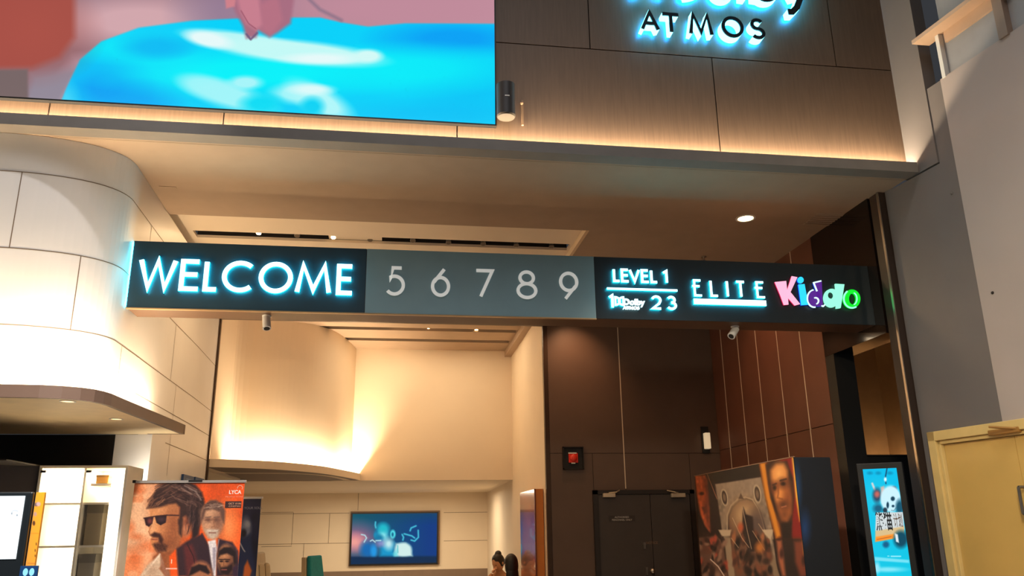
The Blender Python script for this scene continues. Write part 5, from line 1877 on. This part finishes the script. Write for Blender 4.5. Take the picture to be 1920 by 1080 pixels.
def person(label, hx, hy, htop, yaw, pitch, top_m, leg_m, hair_style, lean, hand_to_face, side=1, head_yaw=None):
    hc = np.array([hx, hy, htop - .135])
    t_ = thing('person', label, 'person', (hx, hy, 0))
    t_.location = (hx, hy, 0)
    base = np.array([hx, hy, 0])
    fwd = np.array([-math.sin(-yaw), -math.cos(yaw), 0.0])
    fwd = np.array([math.sin(yaw), -math.cos(yaw), 0.0])
    rt = np.array([math.cos(yaw), math.sin(yaw), 0.0])
    neck = hc + [0, 0, -.14] - fwd * (.03 + lean * .05)
    chest = neck - fwd * lean * .16 + [0, 0, -.20]
    hip = chest - fwd * lean * .22 + [0, 0, -.30]
    hip[2] = max(hip[2], .66)
    L = lambda p_: tuple(np.array(p_) - base)
    rad = {'pelvis': (L(hip), (.15, .12)), 'waist': (L(hip * .55 + chest * .45), (.125, .10)), 'chest': (L(chest), (.15, .10)), 'upper': (L(chest * .35 + neck * .65), (.12, .085)), 'neck': (L(neck + [0, 0, .02]), .05), 'skull': (L(hc + [0, 0, -.05] - fwd * .02), .05)}
    ch = [['pelvis', 'waist', 'chest', 'upper', 'neck', 'skull']]
    body_top = {}
    for sgn, sd in ((-1, 'r'), (1, 'l')):
        sh = chest * .3 + neck * .7 + rt * sgn * .18 + [0, 0, -.04]
        if hand_to_face and sgn == side:
            el = sh + fwd * .16 + rt * sgn * .08 + [0, 0, -.22]
            wr = hc + fwd * .10 + rt * sgn * .07 + [0, 0, -.14]
        else:
            el = sh + fwd * .06 + rt * sgn * .03 + [0, 0, -.27]
            wr = el + fwd * .21 + [0, 0, -.07] - rt * sgn * .06
        rad['sh' + sd] = (L(sh), .062)
        rad['el' + sd] = (L(el), .043)
        rad['wr' + sd] = (L(wr), .027)
        ch.append(['upper', 'sh' + sd, 'el' + sd, 'wr' + sd])
        kn = hip + fwd * .44 + rt * sgn * .13 + [0, 0, -.02]
        an = kn + fwd * .04 + [0, 0, -.44]
        an[2] = max(.2, an[2])
        rad['hp' + sd] = (L(hip + rt * sgn * .10 + fwd * .04), .098)
        rad['kn' + sd] = (L(kn), .062)
        rad['an' + sd] = (L(an), .04)
        rad['to' + sd] = (L(an + fwd * .15 + [0, 0, -.05]), .035)
        ch.append(['pelvis', 'hp' + sd, 'kn' + sd, 'an' + sd, 'to' + sd])
        dv = wr - el
        hand('hand', L(wr), dv if not (hand_to_face and sgn == side) else (hc - wr) + fwd * .02, -rt * sgn + fwd * (-.6 if hand_to_face and sgn == side else 0), t_, M_SKIN, .6)
    skin_figure('body', ch, rad, top_m, t_, 2)
    mb, R_ = head_mesh(hc, yaw if head_yaw is None else head_yaw, pitch)
    hd_ = mb.build('head', M_SKIN, t_, smooth=True)
    T = lambda x, y, z: tuple(Vector(hc) + R_ @ Vector((x, y, z)))
    eb = MB()
    for sgn in (-1, 1):
        e = MB().ball((sgn * .031, -.078, .010), (.012, .008, .006), 12, 8)
        eb.add([T(*p_) for p_ in e.v], e.f)
    eb.build('eyes', mat('eye_dark', (30, 22, 20), .2), hd_)
    lm = MB()
    e = MB().ball((0, -.094, -.053), (.021, .006, .006), 12, 8)
    lm.add([T(*p_) for p_ in e.v], e.f)
    lm.build('lips', mat('lips', (160, 82, 72), .4), hd_)
    hb = MB()
    e = MB().ball((0, .016, .022), (.088, .098, .112), 28, 18)
    vv = []
    for p_ in e.v:
        x, y, z = p_
        if y < -.02 and z < .055:                     # keep the face free
            y = max(y, -.035)
        vv.append(T(x, y, z))
    hb.add(vv, e.f)
    if hair_style == 'bun':
        e = MB().ball((0, .065, .105), (.052, .05, .048), 20, 12)
        hb.add([T(*p_) for p_ in e.v], e.f)
    else:
        for (yy, zz, r3) in ((.030, -.02, (.090, .085, .15)), (.045, -.14, (.088, .066, .17)), (.055, -.27, (.078, .05, .16))):
            e = MB().ball((0, yy, zz), r3, 24, 16)
            hb.add([T(*p_) for p_ in e.v], e.f)
    hb.build('hair', M_HAIR, t_, smooth=True)
    # trousers follow the legs
    lr = {k_: v_ for k_, v_ in rad.items() if k_[:2] in ('hp', 'kn', 'an') or k_ == 'pelvis'}
    lr = {k_: (v_[0], tuple(x * 1.08 for x in (v_[1] if hasattr(v_[1], '__len__') else (v_[1], v_[1])))) for k_, v_ in lr.items()}
    lr = {'pelvis': lr['pelvis'], **lr}
    skin_figure('trousers', [['pelvis', 'hpr', 'knr', 'anr'], ['pelvis', 'hpl', 'knl', 'anl']], lr, leg_m, t_, 2)
    # the stool they sit on
    sz = hip[2] - .14
    st_ = thing('bar_stool', 'dark stool under the ' + ('person with tied-up hair' if hair_style == 'bun' else 'person with long black hair'), 'stool', (hip[0], hip[1], 0), 'hall stools')
    MB().cyl((hip[0], hip[1], sz - .05), (hip[0], hip[1], sz), .13, .14, 24).build('seat', M_BLACK, st_, smooth=True)
    MB().cyl((hip[0], hip[1], .02), (hip[0], hip[1], sz - .05), .025, n=12).build('stem', M_METAL, st_)
    MB().cyl((hip[0], hip[1], 0), (hip[0], hip[1], .02), .14, n=24).build('base', M_METAL, st_)
    return t_


q = PY(934, 1037, 12.5)
person('person with dark hair in a bun leaning forward, one hand to the face', q[0], 12.5, q[2], math.radians(-20), math.radians(32), M_TANTOP, M_JEANS, 'bun', .55, True, -1, math.radians(-55))
q = PY(957, 1036, 11.1)
person('person with long black hair and black top, face turned away, by the poster case', q[0], 11.1, q[2] - .01, math.radians(-112), 0, M_BLKTOP, M_BLKTOP, 'long', .1, False, 1, math.radians(-160))

# ================================================================== RIGHT: POSTER STAND, DIGITAL POSTER
XS0, YS0, XS1, YS1 = 3.385, 8.97, 3.27, 6.39
zst = EYE + .52
ps = thing('poster_stand', 'large dark three-part film display wall with two faces and a stone arch', 'display stand', ((XS0 + XS1) / 2 + .15, (YS0 + YS1) / 2, 0))
dep = PY(1558, 857, YS1)[0] - XS1
MB().hexa([(XS1 + .002, YS1, 0), (XS1 + dep, YS1 + .02, 0), (XS0 + dep, YS0, 0), (XS0 + .002, YS0, 0)],
          [(XS1 + .002, YS1, zst), (XS1 + dep, YS1 + .02, zst), (XS0 + dep, YS0, zst), (XS0 + .002, YS0, zst)]).build('stand_body', M_NAVY, ps)
P = Paint(((XS0, YS0, zst), (XS1, YS1, zst), (XS0, YS0, 0)), 330, 480, 'stand_poster', print_mat('stand_ink', 0, .6, 0), ps)
S0 = lambda x, y: (1280 + x / 4.5, 840 + y / 4.5)
SP = lambda pts: [S0(*p) for p in pts]
P.fill((34, 20, 14))
P.noise(.3, 16, 2)
# left face
P.poly(SP([(105, 235), (190, 230), (225, 420), (235, 640), (235, 715), (190, 660), (150, 560), (120, 400)]), (178, 84, 44), 2)
P.poly(SP([(165, 240), (215, 260), (230, 460), (232, 700), (200, 640), (180, 480), (190, 380)]), (104, 46, 28), 4)
P.ell(*S0(160, 385), 4, 3, (60, 24, 16), .5)
P.poly(SP([(160, 500), (200, 490), (215, 540), (180, 560)]), (80, 34, 24), 2)
P.poly(SP([(215, 240), (300, 230), (300, 700), (240, 720)]), (30, 14, 12), 3)
P.line(SP([(205, 215), (250, 330), (290, 430)]), 1.2, (150, 100, 70), .7)
# arch panel
P.poly(SP([(275, 305), (660, 245), (760, 690), (800, 1080), (420, 1080), (330, 690)]), (124, 104, 84), 1.5)
n_ = P.noise(.16, 7, 8)
P.poly(SP([(275, 305), (660, 245), (700, 380), (300, 430)]), (140, 118, 96), 3, .6)
P.poly(SP([(240, 190), (640, 120), (660, 240), (275, 300)]), (24, 14, 10), 2)
arch = [(388, 700), (388, 580), (420, 500), (480, 445), (540, 430), (600, 450), (650, 530), (680, 620), (705, 720), (735, 860), (800, 1090), (440, 1090)]
P.poly(SP(arch), (96, 66, 48), 1.5)
P.line(SP(arch[:9]), 3.0, (66, 48, 38), 1)
P.line(SP([(x - 12, y - 16) for x, y in arch[:9]]), 2, (160, 138, 112), .8)
P.ell(*S0(520, 560), 24, 28, (164, 130, 92), .6)
P.ell(*S0(620, 640), 16, 24, (84, 66, 58), .6)
for ex, ey, rr in ((352, 418, 1.0), (630, 388, 1.08)):
    P.ell(*S0(ex, ey), 6.4 * rr, 16 * rr, (170, 148, 118), .12, -.15)
    P.ell(*S0(ex, ey), 4.6 * rr, 13 * rr, (52, 36, 28), .15, -.15)
    P.ell(*S0(ex, ey), 3 * rr, 8 * rr, (110, 88, 68), .4, -.15)
P.poly(SP([(300, 690), (410, 690), (400, 740), (330, 745)]), (176, 152, 122), 1.2)
P.poly(SP([(670, 690), (770, 685), (745, 760), (750, 850), (715, 850), (700, 740)]), (176, 152, 122), 1.2)
P.poly(SP([(350, 760), (400, 760), (440, 1085), (385, 1085)]), (140, 118, 92), 1.2)
P.poly(SP([(700, 860), (750, 850), (820, 1085), (770, 1085)]), (120, 98, 74), 1.2)
P.poly(SP([(470, 430), (490, 380), (515, 430)]), (90, 68, 52), 1)
# crowd under the arch
r_ = np.random.RandomState(4)
for i in range(70):
    x_, y_ = r_.uniform(420, 740), r_.uniform(720, 1090)
    if x_ < 400 + (y_ - 700) * .12 or x_ > 700 + (y_ - 700) * .22:
        continue
    P.ell(*S0(x_, y_), r_.uniform(2, 6), r_.uniform(4, 13), [(44, 26, 20), (110, 62, 40), (70, 40, 30), (150, 90, 56), (28, 18, 16)][r_.randint(5)], .5, r_.uniform(-.4, .4))
P.poly(SP([(510, 500), (535, 560), (590, 580), (600, 700), (660, 860), (560, 880), (500, 700)]), (36, 24, 22), 2)
for a_ in ([(420, 590), (500, 760), (560, 840)], [(505, 500), (545, 700), (580, 850)], [(590, 700), (690, 860)], [(410, 760), (470, 840)], [(640, 640), (680, 700)]):
    P.line(SP(a_), 1.1, (180, 150, 118), .6, .9)
P.ell(*S0(650, 840), 8, 10, (170, 100, 44), .6)
P.ell(*S0(490, 670), 5, 8, (170, 78, 44), .6)
# right face panel
P.poly(SP([(640, 125), (910, 75), (960, 320), (1020, 770), (780, 770), (700, 420)]), (92, 40, 18), 2)
P.poly(SP([(650, 125), (700, 120), (720, 300), (830, 740), (790, 760), (700, 420)]), (196, 120, 34), 3)
P.poly(SP([(820, 100), (925, 75), (960, 250), (1020, 760), (910, 750), (930, 400)]), (120, 18, 18), 3)
P.poly(SP([(920, 70), (945, 70), (1000, 560), (985, 620), (950, 400)]), (216, 158, 60), 2)
P.poly(SP([(700, 140), (760, 110), (880, 110), (930, 250), (945, 400), (920, 640), (860, 700), (800, 600), (740, 420)]), (44, 22, 14), 2)
P.poly(SP([(745, 190), (790, 140), (850, 138), (880, 190), (890, 300), (912, 420), (915, 550), (880, 620), (840, 606), (805, 520), (765, 380)]), (186, 108, 50), 4)
P.ell(*S0(810, 215), 11, 15, (226, 158, 86), .9, .2)
P.ell(*S0(815, 390), 6, 12, (206, 132, 66), .9)
P.ell(*S0(890, 420), 7, 22, (126, 66, 32), .9)
P.ell(*S0(770, 330), 6, 9, (96, 48, 26), .9)
P.ell(*S0(848, 298), 9, 8, (84, 42, 24), .9)
P.ell(*S0(848, 302), 4, 3, (34, 18, 12), .6)
P.ell(*S0(775, 336), 3, 4, (34, 18, 12), .6)
P.line(SP([(760, 312), (790, 300)]), 2.6, (50, 26, 16), 1.2)
P.line(SP([(825, 275), (872, 262)]), 3.0, (50, 26, 16), 1.2)
P.line(SP([(802, 300), (808, 380), (800, 420), (840, 430)]), 2.2, (128, 66, 32), 1.6)
P.ell(*S0(850, 480), 9, 8, (74, 36, 22), .8)
P.line(SP([(836, 500), (872, 490)]), 2.2, (196, 124, 92), 1.0)
P.ell(*S0(858, 560), 9, 12, (110, 58, 30), .9)
P.poly(SP([(830, 640), (920, 620), (920, 770), (840, 770)]), (24, 14, 12), 3)
# lower row
P.poly(SP([(125, 755), (330, 740), (385, 1090), (160, 1090)]), (92, 62, 48), 2)
for i in range(60):
    x_, y_ = r_.uniform(140, 360), r_.uniform(760, 1085)
    P.ell(*S0(x_, y_), r_.uniform(2, 5), r_.uniform(3, 9), [(50, 30, 24), (130, 96, 76), (90, 54, 40), (150, 60, 40), (34, 22, 18)][r_.randint(5)], .5, r_.uniform(-.6, .6))
P.line(SP([(235, 940), (300, 1000), (350, 1080)]), 2, (200, 170, 150), .8)
P.poly(SP([(760, 775), (1035, 775), (1065, 1090), (830, 1090)]), (30, 18, 16), 2)
P.poly(SP([(790, 780), (835, 780), (870, 1080), (840, 1080), (810, 960)]), (150, 82, 52), 3)
P.ell(*S0(835, 890), 4, 9, (60, 28, 22), .5)
P.poly(SP([(940, 790), (1030, 780), (1060, 1080), (990, 1085), (950, 960)]), (112, 52, 34), 4)
P.poly(SP([(1010, 780), (1032, 780), (1040, 960), (1020, 900)]), (206, 150, 60), 2)
P.ell(*S0(1020, 950), 4, 9, (60, 26, 20), .5)
P.mix(smooth((P.y - 1100) / 30), (26, 16, 14))
P.build()
mb = MB()
for i in range(5):
    pass
tr = MB().hexa([(XS1 - .004, YS1 - .006, zst), (XS1 + .01, YS1 - .006, zst), (XS0 + .01, YS0, zst), (XS0 - .004, YS0, zst)],
               [(XS1 - .004, YS1 - .006, zst + .006), (XS1 + .01, YS1 - .006, zst + .006), (XS0 + .01, YS0, zst + .006), (XS0 - .004, YS0, zst + .006)])
tr.build('stand_trim', mat('stand_trim_tan', (130, 100, 76), .5), ps)
# glow-blue print on the front end of the stand
P = Paint(((XS1 + .004, YS1 - .003, zst - .01), (XS1 + dep - .01, YS1 - .003, zst - .01), (XS1 + .004, YS1 - .003, 0)), 50, 160, 'stand_end_print', print_mat('stand_end_ink', 0, .5), ps)
P.fill((14, 20, 28))
P.ell(1493, 920, 7, 34, (24, 60, 100), .9)
P.ell(1509, 990, 8, 24, (22, 50, 90), .9)
P.build()

# tall dark kiosk behind + digital poster
ydp = 6.75
c0, c1 = PY(1617, 879, ydp), PY(1681, 875, ydp - .0)
ang = math.radians(-38)
ux = np.array([math.cos(ang), math.sin(ang), 0.0])
TL_ = PY(1617.5, 880, ydp)
# second corner: along ux until it is under the same pixel column
rt_ = ray(1680.5, 876)
tt = (rt_[0] * TL_[1] - TL_[0]) / (ux[0] - rt_[0] * ux[1])
TR_ = TL_ + ux * tt
zt_ = TL_[2]
TR_[2] = zt_
nrm = np.array([ux[1], -ux[0], 0.0])           # towards the viewer
dp = thing('digital_poster', 'glowing cyan digital poster stand with a panda behind the right pillar', 'digital poster', ((TL_ + TR_) / 2 * [1, 1, 0] - nrm * .05))


def slab(mb, p, q, z0, z1, d0, d1):
    a_, b_ = np.array(p), np.array(q)
    lo = [a_ + nrm * d0, b_ + nrm * d0, b_ + nrm * d1, a_ + nrm * d1]
    mb.hexa([(v[0], v[1], z0) for v in lo], [(v[0], v[1], z1) for v in lo])
    return mb


e0, e1 = TL_ - ux * .05, TR_ + ux * .05
slab(MB(), e0, e1, .03, zt_ + .05, -.002, -.09).build('stand_housing', M_BLACK, dp, bevel=.006)
slab(MB(), e0 - ux * .06, e1 + ux * .06, 0, .03, .12, -.22).build('stand_base', M_BLACK, dp)
zb_ = zt_ - 1.25
P = Paint(((TL_[0], TL_[1], zt_), (TR_[0], TR_[1], zt_), (TL_[0], TL_[1], zb_)), 150, 420, 'poster_screen', print_mat('digital_picture', 1.2), dp)
D0 = lambda x, y: (1540 + x / 4.5, 840 + y / 4.5)
DPp = lambda pts: [D0(*p) for p in pts]
P.lerp((P.y - 880) / 200, (0, 178, 220), (10, 186, 214))
P.ell(*D0(480, 420), 22, 24, (40, 196, 220), .8, a=.6)
for x_ in (410, 480, 580):
    P.ell(*D0(x_, 212), 5, 3, (0, 140, 180), .6)
P.line(DPp([(555, 165), (540, 250), (545, 300)]), 2.2, (16, 60, 96), .8)
P.ell(*D0(540, 265), 2.5, 4, (210, 240, 245), .5)
P.line(DPp([(430, 300), (450, 350)]), 4, (190, 200, 205), 1)
P.ell(*D0(470, 400), 8, 13, (40, 70, 96), .4)
P.ell(*D0(470, 390), 5, 6, (180, 96, 90), .5)
P.poly(DPp([(500, 330), (530, 320), (540, 400), (510, 470)]), (200, 170, 160), 2)
P.ell(*D0(480, 510), 9, 8, (20, 90, 120), .5)
# panda
P.ell(*D0(612, 345), 5.5, 5.5, (24, 60, 84), .25)
P.ell(*D0(585, 430), 19, 25, (190, 226, 238), .12)
P.ell(*D0(603, 428), 3.8, 4.2, (22, 60, 82), .3)
P.ell(*D0(560, 482), 2.4, 6, (22, 60, 82), .3)
P.ell(*D0(605, 490), 2.6, 2.4, (22, 60, 82), .3)
P.line(DPp([(590, 525), (612, 528), (630, 505)]), 1, (60, 110, 130), .6)
P.ell(*D0(660, 500), 7, 14, (20, 80, 104), .4)
P.ell(*D0(538, 525), 4, 5, (30, 50, 66), .3)
# white placard
P.poly(DPp([(460, 545), (690, 540), (700, 690), (455, 700)]), (196, 204, 206), 1)
P.poly(DPp([(455, 700), (700, 660), (700, 740), (620, 760), (455, 790)]), (204, 178, 130), 1.2)
P.poly(DPp([(460, 750), (610, 725), (610, 765), (455, 792)]), (236, 140, 44), 1.2)
P.line(DPp([(470, 772), (590, 748)]), 1.4, (170, 90, 40), .7)
P.ell(*D0(670, 770), 13, 16, (10, 70, 92), .3)
P.poly(DPp([(620, 720), (645, 730), (655, 800), (630, 790)]), (210, 220, 224), 1)
P.ell(*D0(545, 815), 6, 6, (14, 90, 130), .4)
P.line(DPp([(560, 912), (572, 912)]), 1.4, (170, 225, 236), .6)
P.line(DPp([(590, 914), (668, 914)]), 2.4, (150, 222, 236), .8)
P.poly(DPp([(450, 918), (740, 945), (740, 970), (450, 950)]), (110, 210, 228), 1.5)
P.ell(*D0(560, 1025), 30, 4.5, (120, 214, 230), .6)
P.ell(*D0(470, 1010), 5, 10, (140, 215, 232), .6)
P.build()
W_dp = np.linalg.norm(TR_ - TL_)


def on_dp(px, py, d=.002):
    r = ray(px, py)
    # intersect with screen plane
    k_ = (TL_ @ nrm) / (r @ nrm + 0) if False else ((TL_[0] * nrm[0] + TL_[1] * nrm[1]) / (r[0] * nrm[0] + r[1] * nrm[1]))
    p_ = np.array([r[0] * k_, r[1] * k_, r[2] * k_ + EYE])
    return p_ + nrm * d


M_INK = mat('ink_near_black', (16, 30, 44), .5)
c_ = on_dp(*D0(535, 680))
w1 = np.linalg.norm(on_dp(*D0(608, 640)) - on_dp(*D0(466, 640)))
text_on('poster_lettering', '熊猫', c_, ux, (0, 0, 1), .115, M_INK, dp, .02, w1)
c_ = on_dp(*D0(654, 655))
w1 = np.linalg.norm(on_dp(*D0(688, 640)) - on_dp(*D0(615, 640)))
text_on('poster_lettering', '计划', c_, ux, (0, 0, 1), .085, mat('ink_brown', (120, 92, 74), .5), dp, .01, w1)

# tall dark housing behind the digital poster
a_, b_ = PY(1558, 868, 7.15), PY(1690, 872, 7.15)
tk = thing('dark_cabinet', 'tall plain black cabinet behind the cyan digital poster', 'cabinet', ((a_[0] + b_[0]) / 2 + .35, 7.7, 0))
zk = EYE + .088 * 7.0
MB().box((XR + .24, 7.45, .05), (XR + .78, 7.95, zk)).build('cabinet_body', M_BLACK, tk, bevel=.006)
MB().box((XR + .27, 7.48, 0), (XR + .75, 7.92, .05)).build('cabinet_plinth', M_SLOT, tk)
MB().box((XR + .232, 7.44, zk), (XR + .79, 7.96, zk + .012)).build('cabinet_top', mat('cab_top', (30, 24, 20), .4), tk)

# corridor cove glow and lights on the right
q = PY(1700, 880, 10.9)
strip_light('cove_light', (7.1, 10.9, EYE + .56), (8.6, 10.9, EYE + .56), (0, .3, 1), .05, 12, WARM)
strip_light('cove_light', (4.7, 11.2, EYE + .5), (7.2, 11.2, EYE + .5), (0, .4, 1), .05, 1.2, WARM)
spot_light('corridor_spot', (5.2, 9.6, EYE + 2.6), (5.3, 11.4, EYE + .5), 4, WARM, 100, 1, .05)
spot_light('wall_wash', (2.25, 9.7, EYE + H - .08), (2.35, 10.3, EYE + 1.8), 62, (1, .52, .26), 80, 1, .05)
spot_light('wall_wash', (3.4, 8.4, EYE + H - .08), (4.25, 8.7, EYE + 1.0), 40, (1, .52, .28), 110, 1, .05)
